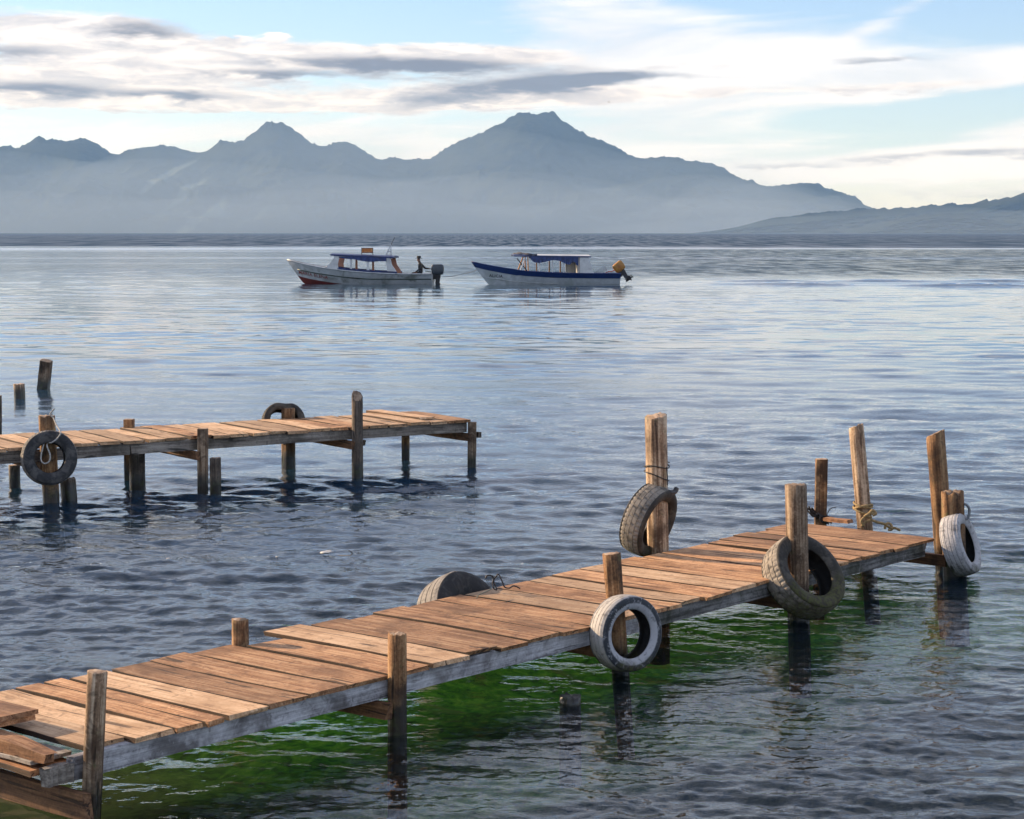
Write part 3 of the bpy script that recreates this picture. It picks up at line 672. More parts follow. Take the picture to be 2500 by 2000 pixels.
# ------------------------------------------------------------------ posts and stumps standing alone in the water
rng = random.Random(9)
def lone(name, label, cat, wl, top, wid, mat, grp=None, **kw):
    b = at(wl[0], wl[1], 0); zt = z_at(b.y, top[1]); tp = Vector((x_at(b.y, zt, top[0]), b.y, zt)); r = wid * b.y / F / 2
    o = post_obj(name, b, tp, r, r * .97, mat, rng, **kw); return tag(o, label, cat, grp)
lone('mooring_post', 'tall leaning square post standing alone in open water at the left', 'post', (106, 951), (113, 881), 30, M_POST, square=True, cut=(.2, .1))
lone('stump', 'short pale stump just out of the water left of the leaning post', 'stump', (48, 974), (46, 938), 29, M_POST, chip=.08)
lone('mooring_post', 'thin dark post cut off by the left edge of the picture', 'post', (-2, 1066), (-3, 966), 13, M_POST_D, chip=.1)
lone('stump', 'dark round stump under the far dock left of the hanging black tyre', 'stump', (36, 1192), (35, 1136), 28, M_POST_D, chip=.05)
lone('stump', 'squat dark stump in the water right below the hanging black tyre', 'stump', (170, 1222), (165, 1170), 41, M_POST_D, chip=.12)
lone('stump', 'dark stump beside the square front post of the far dock', 'stump', (527, 1206), (526, 1118), 29, M_POST_D, chip=.1)
lone('stump', 'black drowned stump in the green water below the near dock', 'stump', (1392, 1716), (1392, 1700), 54, M_POST_D, chip=.15, end=M_POST_D)

# ------------------------------------------------------------------ tyres
def tyre_parts(R, r, w, blocks=46, groove=.007, worn=False):
    """closed hollow tyre about local z: tread band with grooves, two sidewalls rolling in to the beads"""
    n = blocks * 3; hw = w / 2
    ribs = [-.84, -.46, -.40, -.03, .03, .40, .46, .84]
    tv, tf = [], []; cols = []
    for j, q in enumerate(ribs): cols.append((q * hw, j // 2))
    prof = []                                                      # (z, radius drop, rib index or -1 in a groove)
    for j in range(0, 8, 2):
        prof += [(ribs[j] * hw, 0, j // 2), ((ribs[j] + ribs[j + 1]) / 2 * hw, 0, j // 2), (ribs[j + 1] * hw, 0, j // 2)]
        if j < 6: prof.append(((ribs[j + 1] + .005) * hw, groove, -1)); prof.append(((ribs[j + 2] - .005) * hw, groove, -1))
    crown = lambda z: .010 * (z / hw) ** 2 + (.012 * max(0, abs(z / hw) - .7) / .3)
    for i in range(n):
        a = 2 * math.pi * i / n
        for z, dr, rib in prof:
            rr = R - crown(z) - dr
            if rib >= 0 and not worn:
                slot = (i + rib) % 3 == 0 if rib in (0, 3) else (i + rib * 2) % 3 == 0 and (i // 3) % 2 == rib % 2
                if slot: rr -= groove * .8
            aa = a + (.010 if rib in (1, 2) else 0) * (z / hw) * 3
            tv.append((rr * math.cos(aa), rr * math.sin(aa), z))
    m = len(prof)
    for i in range(n):
        for j in range(m - 1): tf.append((i * m + j, ((i + 1) % n) * m + j, ((i + 1) % n) * m + j + 1, i * m + j + 1))
    # sidewalls: outer skin from shoulder to bead, then the inner skin back to the crown's underside
    walls = []
    dR = R - r
    for sg in (1, -1):
        pr = [(R - crown(.84 * hw), .84), (R - .10 * dR, .93), (R - .22 * dR, 1.0), (R - .24 * dR, 1.015), (R - .27 * dR, 1.015), (R - .29 * dR, 1.03), (R - .50 * dR, 1.07), (R - .72 * dR, 1.02), (R - .86 * dR, .92), (r + .06 * dR, .86), (r, .80), (r - .004, .72), (r + .05 * dR, .66),
              (R - .72 * dR, .86), (R - .50 * dR, .93), (R - .28 * dR, .88), (R - .15 * dR, .70), (R - .12 * dR, 0)]
        ns = 72; v, f = [], []
        for i in range(ns):
            a = 2 * math.pi * i / ns
            for rad, zz in pr: v.append((rad * math.cos(a), rad * math.sin(a), sg * zz * hw))
        k = len(pr)
        for i in range(ns):
            for j in range(k - 1):
                q = (i * k + j, ((i + 1) % ns) * k + j, ((i + 1) % ns) * k + j + 1, i * k + j + 1)
                f.append(q if sg > 0 else q[::-1])
        walls.append((v, [q[::-1] for q in f], [0 if (n_ % (k - 1)) < 11 else 1 for n_ in range(len(f))]))
    return (tv, tf), walls
def tyre(label, center, axis, R, r, w, mat_t, mat_s, spin=0.0, deform=None, **kw):
    root = thing('tyre', label, 'tyre', center, Vector(axis).to_track_quat('Z', 'Y').to_euler(), 'tyres hung on the docks as fenders')
    T, Ws = tyre_parts(R, r, w, **kw)
    D = deform or (lambda p: p)
    mk('tread', [D(Vector(p)) for p in T[0]], T[1], mat_t, root)
    for v, f, mi in Ws: mk('sidewall', [D(Vector(p)) for p in v], f, [mat_s, R_INNER], root, smooth=True, mi=mi)
    return root
R_BLACK = rubber('black_rubber', (.022, .022, .024), (.09, .085, .08), .42)
R_INNER = rubber('rubber_lining', (.012, .012, .012), (.03, .028, .026), .3)
R_SIDE = rubber('dull_black_sidewall', (.016, .015, .015), (.05, .046, .042), .35, 40, .5, algae=False)
R_DUST = rubber('dusty_rubber', (.06, .055, .05), (.22, .20, .175), .62)
R_TREAD = rubber('sun_bleached_tread', (.07, .062, .052), (.27, .235, .19), .66, wetz=.30)
R_WHITE = rubber('white_scuffed_rubber', (.03, .035, .042), (.42, .42, .43), .85, ring=(.204, .246))
R_WTREAD = rubber('white_scuffed_tread', (.13, .12, .115), (.46, .43, .39), .72)
R_LIME = rubber('limed_rubber', (.10, .10, .105), (.44, .43, .43), .68, 45, .8)
R_LUMP = rubber('cracked_grey_rubber', (.05, .045, .04), (.25, .225, .195), .68, 55, 1.0, algae=False)
R_MOSS = rubber('mossy_rubber', (.022, .019, .015), (.08, .07, .055), .42, 40, .5, wetz=.42)

# white one on the front post
cC = P['C'][0]; N1 = -d1.W
yC = P['C'][0].y - .15; c5 = Vector((x_at(yC, .20, 1527), yC, z_at(yC, 1546)))
t5 = tyre('white scuffed round tyre hanging low on the front post of the near dock', c5, (Vector((.56, -.82, .07))), .262, .170, .165, R_WTREAD, R_WHITE, worn=True)
def tyre_lettering(root, txt, rad, z, a0, size, mat):
    cu = bpy.data.curves.new('lettering', 'FONT'); cu.body = txt; cu.size = size; cu.offset = size * .02; cu.space_character = 1.15
    tmp = bpy.data.objects.new('tmp_text', cu); COL.objects.link(tmp)
    me = bpy.data.meshes.new_from_object(tmp.evaluated_get(bpy.context.evaluated_depsgraph_get())); bpy.data.objects.remove(tmp)
    for v in me.vertices:
        a = a0 - v.co.x / rad; r = rad + v.co.y; v.co = Vector((r * math.cos(a), r * math.sin(a), z))
    me.name = 'lettering'; me.materials.append(mat); o = bpy.data.objects.new('lettering', me); COL.objects.link(o); o.parent = root
tyre_lettering(t5, 'YOKOHAMA', .205, .0885, math.radians(168), .036, flat('black_raised_letters', (.02, .02, .022), .7))
# black one on the far dock
y1_ = Q['a'][0].y - .19; c1 = Vector((x_at(y1_, .5, 120), y1_, z_at(y1_, 1118)))
tyre('black tyre tied with grey rope to the left post of the far dock', c1, (.36, -.9, .12), .305, .170, .19, R_DUST, R_BLACK)
# sagging one over the far dock's back post
def sag(p):
    k = max(0, p.y) if True else 0
    dent = math.exp(-((p.x - .02) / .09) ** 2) * .035 if p.y > 0 else 0
    return Vector((p.x * (1.0 + .06 * (p.y < 0)), p.y * .92 - dent, p.z * (1 + .25 * math.exp(-(p.x / .16) ** 2) * (p.y > 0))))
bd = Q['d'][0]; zd_ = z_at(bd.y, 1037)
c2 = Vector((x_at(bd.y, .75, 691), bd.y + .02, z_at(bd.y, 1030)))
tyre('sagging brown black tyre looped over the back post of the far dock', c2, (.30, -.9, .34), .28, .185, .17, R_MOSS, R_MOSS, deform=sag)
# half-hidden one behind the near dock
c3p = d1.p(d1.s_for(1138, 1.50, .36), 1.53, .125)
def squash(p): return Vector((p.x * 1.02, p.y, p.z * (1 + .2 * (p.x < 0))))
tyre('cracked grey tyre slumped over the back edge of the near dock', c3p, (.74, -.60, .50), .37, .165, .23, R_LUMP, R_SIDE, deform=squash, worn=True)
# leaning one round the tallest post
pI = P['I'][0].lerp(P['I'][1], 0); 
c4 = Vector((x_at(pI.y - .06, .6, 1583), pI.y - .06, z_at(pI.y - .06, 1270)))
t4 = tyre('worn tyre with deep tread leaning round the tallest post', c4, (.80, -.52, -.30), .305, .205, .20, R_TREAD, R_MOSS)
# tilted mossy one round the front post
yD = P['D'][0].y - .05; c6 = Vector((x_at(yD, .25, 1961), yD, z_at(yD, 1408)))
t6 = tyre('big mossy tyre tilted round the front post with the cut flat top', c6, (.50, -.62, .60), .335, .215, .22, R_TREAD, R_MOSS)
# limed one at the end post
yE = P['E'][0].y - .10; c7 = Vector((x_at(yE, .2, 2344), yE, z_at(yE, 1330)))
t7 = tyre('chalky white tyre hanging from the stub post at the dock end', c7, (.80, -.44, .30), .275, .175, .17, R_LIME, R_LIME, worn=True)

# ------------------------------------------------------------------ ropes and wires
M_ROPE = flat('pale_rope', (.42, .40, .36), .9, .3, 60, bump=.6); M_ROPE_Y = flat('tan_rope', (.34, .24, .11), .9, .4, 50, bump=.7); M_DWIRE = flat('black_wire', (.015, .014, .014), .5)
def rope(name, label, cat, pts, r, mat, n=8):
    c = Vector(pts[0]); v, f = tube_vf([Vector(p) - c for p in pts], r, n, 7)
    return tag(mk(name, v, f, mat, smooth=True, loc=c), label, cat)
def pp(Y, px, py, dy=0.0):
    z = z_at(Y + dy, py); return Vector((x_at(Y + dy, z, px), Y + dy, z))
Y1 = y1_ - .11
rope('rope', 'grey rope looped from a post through the hanging black tyre', 'rope', [pp(Y1 + .2, 133, 998), pp(Y1 + .2, 122, 1012), pp(Y1 + .2, 130, 1020), pp(Y1 + .1, 138, 1038), pp(Y1 - .02, 148, 1056), pp(Y1 - .03, 142, 1068), pp(Y1 - .02, 128, 1080), pp(Y1 + .1, 117, 1082),
      pp(Y1 + .02, 115, 1090), pp(Y1, 122, 1110), pp(Y1 - .02, 121, 1125), pp(Y1 - .02, 111, 1132), pp(Y1 - .02, 102, 1127), pp(Y1, 100, 1115), pp(Y1 + .03, 105, 1092), pp(Y1 + .08, 108, 1082)], .0085, M_ROPE)
Y3 = c3p.y - .12
rope('wire', 'bent black wire sticking up from the slumped grey tyre', 'wire', [pp(Y3, 1185, 1412), pp(Y3, 1190, 1405), pp(Y3, 1202, 1407), pp(Y3, 1207, 1425), pp(Y3, 1213, 1440), pp(Y3 - .02, 1205, 1436), pp(Y3, 1203, 1420), pp(Y3, 1213, 1405), pp(Y3, 1218, 1403), pp(Y3, 1226, 1420),
      pp(Y3, 1232, 1433), pp(Y3, 1243, 1436), pp(Y3, 1252, 1431), pp(Y3, 1260, 1432), pp(Y3, 1270, 1437)], .0052, M_DWIRE, 6)
rope('cord', 'thin green grey cord lying by the slumped grey tyre', 'cord', [pp(Y3 - .2, 1200, 1438), pp(Y3 - .3, 1182, 1447), pp(Y3 - .34, 1168, 1453), pp(Y3 - .36, 1164, 1461)], .004, flat('grey_cord', (.16, .17, .13), .9), 6)
bG, tG, rG, _ = P['G']; cG = bG.lerp(tG, .0); zk = .36 + .13
def ring(c, r, z, tilt, th, n=14):
    return [(c.x + math.cos(2 * math.pi * i / n) * r, c.y + math.sin(2 * math.pi * i / n) * r, z + tilt * math.cos(2 * math.pi * i / n + .8)) for i in range(n + 1)]
cg = bG + (tG - bG) * ((zk) / (tG.z))
kr = thing('rope', 'tan rope knotted round the leaning post at the dock end', 'rope', cg)
def rel(ps, o): return [Vector(p) - o for p in ps]
mk('coil', *join(tube_vf(rel(ring(cg, rG * 1.2, zk, .025, .01), cg), .011, 8, 3), tube_vf(rel(ring(cg, rG * 1.24, zk - .03, -.03, .01), cg), .011, 8, 3), tube_vf(rel(ring(cg, rG * 1.22, zk + .02, -.02, .01), cg), .010, 8, 3)), M_ROPE_Y, kr, True)
YG = cg.y - .12
mk('knot', *join(tube_vf(rel([pp(YG, 2110, 1285), pp(YG, 2103, 1272), pp(YG, 2112, 1263), pp(YG, 2126, 1262), pp(YG, 2124, 1270), pp(YG, 2110, 1276), pp(YG, 2104, 1285)], cg), .012, 8, 5),
   tube_vf(rel([pp(YG, 2110, 1262), pp(YG, 2122, 1254), pp(YG, 2130, 1246), pp(YG, 2138, 1254), pp(YG, 2130, 1258)], cg), .014, 8, 5)), M_ROPE_Y, kr, True)
mk('tail', *join(tube_vf(rel([pp(YG, 2124, 1268), pp(YG, 2142, 1275), pp(YG, 2160, 1280), pp(YG, 2172, 1288), pp(YG, 2186, 1290), pp(YG, 2198, 1295)], cg), .012, 8, 5),
   tube_vf(rel([pp(YG, 2160, 1292), pp(YG, 2164, 1279), pp(YG, 2174, 1280), pp(YG, 2178, 1292), pp(YG, 2168, 1294)], cg), .012, 8, 5)), M_ROPE_Y, kr, True)
bH = P['H'][0]; YH = bH.y - .08
hr = thing('rope_tangle', 'dark tangled rope heaped at the foot of the square post', 'rope', (bH.x, bH.y, .36))
rg = random.Random(4); strands = []
for k in range(9):
    a0 = rg.uniform(1972, 1990); pts = [pp(YH + rg.uniform(-.08, .08), a0 + (2040 - a0) * q * rg.uniform(.7, 1.0) - 8 * rg.random(), 1245 + 26 * q + rg.uniform(-8, 6) + (4 if q else 0)) for q in (0, .25, .5, .75, 1)]
    strands.append(tube_vf(rel(pts, hr.location), rg.uniform(.006, .011), 6, 5))
strands.append(tube_vf(rel([pp(YH, 2018, 1262), pp(YH, 2022, 1250), pp(YH, 2030, 1241), pp(YH, 2041, 1239)], hr.location), .004, 6, 4))
mk('strand', *join(*strands), flat('tarred_rope', (.025, .02, .018), .8), hr, True)
bE, tE, rE, _ = P['E']; YE = bE.y - .05
rope('hose_hook', 'grey bent hook holding the chalky white tyre to its stub post', 'hook', [pp(YE, 2352, 1268), pp(YE, 2362, 1266), pp(YE, 2366, 1255), pp(YE, 2366, 1242), pp(YE, 2360, 1233), pp(YE, 2354, 1231)], .012, flat('grey_hose', (.17, .18, .19), .5))
mk_off = tube_vf([pp(pI.y - .10, 1628, 1201), pp(pI.y - .08, 1640, 1203), pp(pI.y - .04, 1648, 1200), pp(pI.y - .02, 1652, 1192)], lambda q: .022, 6, 4)
tag(mk('rubber_strip', [Vector(p) - pp(pI.y, 1640, 1203) for p in mk_off[0]], mk_off[1], R_BLACK, loc=pp(pI.y, 1640, 1203)), 'black torn rubber strip end on the worn tyre by the tallest post', 'rubber')

# ------------------------------------------------------------------ boats
class Hull:
    def __init__(s, L, sheer, keel=-.28, beam=.82, rake=.95):
        s.L, s.sh, s.keel, s.b, s.rake = L, sheer, keel, beam, rake
    def zs(s, x): return float(np.interp(x, [p[0] for p in s.sh], [p[1] for p in s.sh]))
    def zk(s, x): u = x / s.L; return s.keel + (.34 * max(0, (u - .72) / .28) ** 2)
    def bs(s, x):
        u = x / s.L
        return s.b * (0.86 + .14 * math.sin(min(u / .45, 1) * math.pi / 2)) * (1 - max(0, (u - .45) / .55) ** 2.3) ** .85 + .03 * (u > .99)
    def pt(s, x, q, side=1, off=0.0):
        """point on the skin: x station, q 0 keel .. 1 sheer"""
        u = x / s.L; zs, zk = s.zs(x), s.zk(x)
        full = .50 + .5 * max(0, u - .5)                              # V sections forward
        y = s.bs(x) * (q ** full * (1 - .12 * (1 - q)) + off / max(s.bs(x), .05))
        xx = x - s.rake * (1 - q) ** 1.1 * max(0, (u - .45) / .55) ** 3
        return Vector((xx, side * y, zk + (zs - zk) * q))
    def qz(s, x, z): return min(1, max(0, (z - s.zk(x)) / (s.zs(x) - s.zk(x))))
    def skin(s, q0=0.0, q1=1.0, nx=48, nq=12, off=0.0, x0=0.0, x1=None, sides=(1, -1), qf0=None, qf1=None):
        V, Fc = [], []; x1 = s.L if x1 is None else x1
        for sd in sides:
            o = len(V)
            for i in range(nx + 1):
                x = x0 + (x1 - x0) * i / nx
                a = qf0(x) if qf0 else q0; b = qf1(x) if qf1 else q1
                for j in range(nq + 1): V.append(s.pt(x, a + (b - a) * j / nq, sd, off))
            for i in range(nx):
                for j in range(nq):
                    f = (o + i * (nq + 1) + j, o + (i + 1) * (nq + 1) + j, o + (i + 1) * (nq + 1) + j + 1, o + i * (nq + 1) + j + 1)
                    Fc.append(f if sd < 0 else f[::-1])
        return V, Fc
    def rail(s, q, r, x0=0.02, x1=None, sd=1, n=26, off=.0, dz=0.0):
        x1 = s.L if x1 is None else x1
        qq = q if callable(q) else (lambda x: q)
        return tube_vf([s.pt(x0 + (x1 - x0) * i / n, qq(x0 + (x1 - x0) * i / n), sd, off) + Vector((0, 0, dz)) for i in range(n + 1)], r, 6, 0)
def paint(name, col, dirt, scale=2.5, rough=.45): return flat(name, col, rough, .14, scale, 0, dirt)
M_NAVY = paint('navy_paint', (.010, .026, .115), (.02, .025, .06)); M_BLUE = paint('blue_paint', (.010, .032, .13), (.02, .03, .07))
M_HW = paint('dirty_white_paint', (.50, .51, .50), (.22, .23, .20)); M_HW2 = paint('white_paint', (.56, .58, .58), (.42, .45, .43))
M_RED = paint('red_antifouling', (.13, .020, .014), (.05, .016, .012)); M_GREENISH = paint('green_rail_paint', (.05, .075, .055), (.02, .03, .02))
M_CAB = paint('cabin_white_paint', (.60, .60, .58), (.45, .44, .42)); M_IN = paint('far_side_salmon', (.55, .24, .15), (.40, .20, .14)); M_DARKIN = flat('boat_inside', (.05, .055, .06), .8)
M_TARP = flat('blue_tarpaulin', (.015, .035, .13), .55, .4, 6); M_ENG = flat('grey_engine_cowl', (.045, .055, .065), .4, .2, 5); M_ENGB = flat('black_engine_leg', (.012, .012, .013), .5)
M_YEL = flat('yellow_orange_cowl', (.38, .18, .03), .5, .25, 5, dirt=(.32, .09, .02)); M_ORSIGN = flat('orange_sign', (.48, .16, .035), .6, .35, 12, dirt=(.60, .38, .16)); M_ORW = flat('orange_strut', (.55, .27, .10), .5)
M_ALU = flat('pale_metal', (.45, .46, .47), .45, .15, 10); M_TXT_R = flat('red_lettering', (.20, .03, .02), .6); M_TXT_K = flat('black_lettering', (.015, .015, .018), .6)

def lettering(txt, hull, x_start, z_mid, size, mat, parent, slope=0.0, stretch=1.0):
    cu = bpy.data.curves.new('lettering', 'FONT'); cu.body = txt; cu.size = size; cu.extrude = 0.0; cu.offset = size * .018; cu.space_character = 1.12
    tmp = bpy.data.objects.new('tmp_text', cu); COL.objects.link(tmp)
    dg = bpy.context.evaluated_depsgraph_get(); me = bpy.data.meshes.new_from_object(tmp.evaluated_get(dg))
    bpy.data.objects.remove(tmp)
    for v in me.vertices:
        x = x_start - v.co.x * stretch; z = z_mid - size * .35 + v.co.y - slope * v.co.x * stretch
        # find the station whose skin point has this x at this height
        xs = x
        for _ in range(6):
            p = hull.pt(xs, hull.qz(xs, z)); xs += x - p.x; xs = min(max(xs, .1), hull.L - .02)
        p = hull.pt(xs, hull.qz(xs, z)); v.co = Vector((x, p.y + .012, z))
    me.name = 'lettering'; me.materials.append(mat); o = bpy.data.objects.new('lettering', me); COL.objects.link(o); o.parent = parent; return o
def prism(poly, y0, y1):
    """polygon in x-z, given thickness across the boat"""
    n = len(poly); V = [(x, y0, z) for x, z in poly] + [(x, y1, z) for x, z in poly]
    Fc = [tuple(range(n)), tuple(range(n, 2 * n))[::-1]] + [(i, i + n, (i + 1) % n + n, (i + 1) % n) for i in range(n)]
    return V, Fc
def sheet_roof(x0, x1, hb, z0, z1, th, camber=.06, nx=8, ny=8):
    V, Fc = [], []
    for lv in (0, 1):
        for i in range(nx + 1):
            for j in range(ny + 1):
                q = -1 + 2 * j / ny; u = i / nx
                V.append((x0 + (x1 - x0) * u, hb * q, z0 + (z1 - z0) * u + camber * (1 - q * q) - (th if lv == 0 else 0)))
    m = (nx + 1) * (ny + 1); w = ny + 1
    for i in range(nx):
        for j in range(ny):
            a = i * w + j; Fc.append((a, a + 1, a + w + 1, a + w)); Fc.append((m + a, m + a + w, m + a + w + 1, m + a + 1))
    ring_ = [i * w for i in range(nx + 1)] + [nx * w + j for j in range(1, w)] + [i * w + ny for i in range(nx - 1, -1, -1)] + [j for j in range(ny - 1, 0, -1)]
    for k in range(len(ring_)): a, b = ring_[k], ring_[(k + 1) % len(ring_)]; Fc.append((a, b, b + m, a + m))
    return V, Fc
def drape(x0, x1, y, ztop, low, n=24, seed=1, th=.015):
    """cloth hanging in folds from the roof edge; low = list of (x, z) of the hem"""
    r = random.Random(seed); V, Fc = [], []; xs = [p[0] for p in low]; zs = [p[1] for p in low]
    for i in range(n + 1):
        x = x0 + (x1 - x0) * i / n; zl = float(np.interp(x, xs, zs)); fold = .03 * math.sin(i * 1.7 + seed) + .012 * math.sin(i * 3.9)
        for j in range(4):
            q = j / 3; V.append((x, y + fold * q + .02 * q, ztop + (zl - ztop) * q))
    for i in range(n):
        for j in range(3): Fc.append((i * 4 + j, (i + 1) * 4 + j, (i + 1) * 4 + j + 1, i * 4 + j + 1))
    o = len(V); V += [(a, b - th, c) for a, b, c in V]; Fc += [tuple(k + o for k in f[::-1]) for f in Fc]
    return V, Fc
def hull_common(b, h, M_side, M_in):
    o = fix_normals(mk('hull', *h.skin(0, 1), M_side, b, True))
    # transom, sole and inside lining
    n = 12; tv = [h.pt(0, j / n, 1) for j in range(n + 1)] + [h.pt(0, j / n, -1) for j in range(n, -1, -1)]
    mk('transom', tv, [tuple(range(len(tv)))], M_side, b)
    mk('lining', *h.skin(.30, .985, 40, 4, -.03), M_in, b, True)
    V, Fc = [], []
    for i in range(31):
        x = .02 + (h.L * .96) * i / 30; p = h.pt(x, h.qz(x, .12)); V += [(p.x, p.y - .03, .12), (p.x, -p.y + .03, .12)]
    mk('sole', V, [(2 * i, 2 * i + 1, 2 * i + 3, 2 * i + 2) for i in range(30)], M_in, b)
    # foredeck
    V, Fc = [], []; xs = [h.L * (.68 + .32 * i / 12) for i in range(13)]
    for x in xs: p = h.pt(x, .97); V += [(p.x, p.y, p.z), (p.x, 0, p.z + .05), (p.x, -p.y, p.z)]
    mk('foredeck', V, [f for i in range(12) for f in ((3 * i, 3 * i + 1, 3 * i + 4, 3 * i + 3), (3 * i + 1, 3 * i + 2, 3 * i + 5, 3 * i + 4))], M_side, b)
    for x in (h.L * .2, h.L * .36, h.L * .52): p = h.pt(x, h.qz(x, .38)); box('thwart', x - .13, x + .13, -p.y + .04, p.y - .04, .34, .385, M_in, b)
def motor(parent, x, z, tilt, cowl_mat, leg_mat, sc_=1.0):
    m = bpy.data.objects.new('outboard_motor', None); COL.objects.link(m); m.parent = parent; m.location = (x, 0, z); m.rotation_euler = (0, tilt, 0); m.scale = (sc_,) * 3
    m.empty_display_size = .1
    prof = [(-.36, .10, .12), (-.40, .24, .19), (-.40, .48, .215), (-.34, .60, .20), (-.26, .65, .14)]
    V, Fc = [], []; 
    lv = [(.06, .30, .13), (.10, .36, .17), (.28, .40, .20), (.52, .40, .20), (.62, .36, .17), (.66, .26, .11)]
    for zz, ln, hw in lv:
        for k in range(16):
            w = 2 * math.pi * k / 16; cx, cy = math.cos(w), math.sin(w); e = lambda c: math.copysign(abs(c) ** .55, c)
            V.append((-.24 + e(cx) * ln * .92, e(cy) * hw, zz))
    for j in range(len(lv) - 1):
        for k in range(16): Fc.append((j * 16 + k, j * 16 + (k + 1) % 16, (j + 1) * 16 + (k + 1) % 16, (j + 1) * 16 + k))
    Fc.append(tuple(range(16))[::-1]); Fc.append(tuple(range((len(lv) - 1) * 16, len(lv) * 16)))
    mk('cowl', V, Fc, cowl_mat, m, True)
    mk('leg', *join(prism([(-.06, .08), (-.42, .08), (-.40, -.10), (-.34, -.42), (-.44, -.52), (-.42, -.60), (-.12, -.60), (-.10, -.42), (-.12, -.1)], -.06, .06),
                    prism([(-.04, -.52), (-.56, -.52), (-.56, -.545), (-.04, -.545)], -.13, .13),
                    tube_vf([(-.02, 0, -.66), (-.14, 0, -.66), (-.40, 0, -.66), (-.52, 0, -.66)], lambda q: .03 + .045 * math.sin(math.pi * q), 10, 4),
                    prism([(-.20, -.58), (-.36, -.58), (-.40, -.82), (-.34, -.84)], -.012, .012)), leg_mat, m)
    bl = []
    for k in range(3):
        a = 2 * math.pi * k / 3; ca, sa = math.cos(a), math.sin(a)
        v, f = box_vf(-.545, -.53, -.045, .045, .02, .15); bl.append(([(x_ + y_ * .4, y_ * ca - z_ * sa, y_ * sa + z_ * ca - .66) for x_, y_, z_ in v], f))
    mk('propeller', *join(*bl), leg_mat, m)
    mk('bracket', *join(box_vf(-.10, .08, -.14, -.10, -.22, .10), box_vf(-.10, .08, .10, .14, -.22, .10), box_vf(-.09, .0, -.099, .099, .0, .08)), leg_mat, m)
    return m

# ---- leading boat
hA = Hull(8.75, [(0, .60), (1.9, .60), (3.6, .67), (4.8, .76), (6.3, .92), (7.6, 1.15), (8.75, 1.42)])
sA_ = at(1058, 694, 0)
bA = thing('passenger_boat', 'leading white and navy roofed launch with a red bow bottom and an orange roof sign', 'boat', sA_, (0, 0, math.radians(172)))
hull_common(bA, hA, M_HW, M_DARKIN)
fix_normals(mk('bottom_paint', *hA.skin(nx=30, nq=6, off=.006, x0=4.6, sides=(1, -1), qf0=lambda x: .02, qf1=lambda x: hA.qz(x, -.02 + .50 * max(0, (x - 5.0) / 3.75) ** 1.25)), M_RED, bA, True))
for sd in (1, -1):
    mk('rubbing_strake', *hA.rail(lambda x: hA.qz(x, .30 + .62 * max(0, (x - 3.5) / 5.25) ** 1.5), .035, .02, 8.3, sd, off=.01), M_GREENISH, bA, True)
    mk('gunwale', *hA.rail(1.0, .04, .0, 8.73, sd), M_HW, bA, True)
    mk('coaming', *join(*[hA.rail(1.0, .042, 2.0, 6.25, sd, 16, -.04, dz) for dz in (.05, .10)]), M_NAVY, bA, True)
zr0, zr1 = 1.60, 1.74
mk('roof', *sheet_roof(2.2, 5.95, .80, zr0, zr1, .085), M_NAVY, bA)
mk('headlining', *sheet_roof(2.35, 5.75, .74, zr0 - .10, zr1 - .11, .03), M_CAB, bA)
for sd, mm in ((1, M_CAB), (-1, M_IN)):  # near side coloured white, far side salmon
    y0, y1 = (.70, .76) if sd > 0 else (-.76, -.70)
    mk('screen_pillar', *prism([(6.32, .93), (5.40, .82), (5.50, .98), (5.52, 1.18), (5.43, 1.50), (5.40, 1.62), (5.70, 1.64), (5.86, 1.36), (6.05, 1.12)], y0, y1), mm, bA)
    mk('pillar', *prism([(4.84, .74), (4.62, .74), (4.67, .90), (4.68, 1.62), (4.79, 1.62), (4.80, .9)], y0, y1), mm, bA)
    mk('pillar', *prism([(3.84, .70), (3.62, .70), (3.67, .86), (3.68, 1.60), (3.79, 1.60), (3.80, .86)], y0, y1), mm, bA)
    mk('rear_pillar', *prism([(2.60, .64), (2.0, .62), (2.10, .84), (2.30, 1.12), (2.40, 1.55), (2.62, 1.55), (2.72, 1.45), (2.60, 1.02)], y0, y1), mm, bA)
mk('tarpaulin', *drape(2.62, 5.45, .78, 1.60, [(2.62, 1.34), (3.1, 1.33), (3.6, 1.30), (4.1, 1.35), (4.6, 1.46), (5.0, 1.47), (5.45, 1.54)], 24, 2), M_TARP, bA)
mk('tarpaulin', *drape(2.62, 5.45, -.80, 1.60, [(2.62, 1.38), (3.6, 1.33), (4.6, 1.46), (5.45, 1.54)], 24, 5), M_TARP, bA)
sg = mk('roof_sign', *box_vf(3.56, 4.20, .18, .22, 1.84, 2.08), M_ORSIGN, bA)
mk('sign_frame', *join(box_vf(3.53, 3.56, .175, .225, 1.62, 2.11), box_vf(4.20, 4.23, .175, .225, 1.62, 2.11), box_vf(3.56, 4.20, .175, .225, 2.08, 2.11), box_vf(3.56, 4.20, .175, .225, 1.81, 1.84)), flat('dark_frame', (.04, .03, .025), .6), sg)
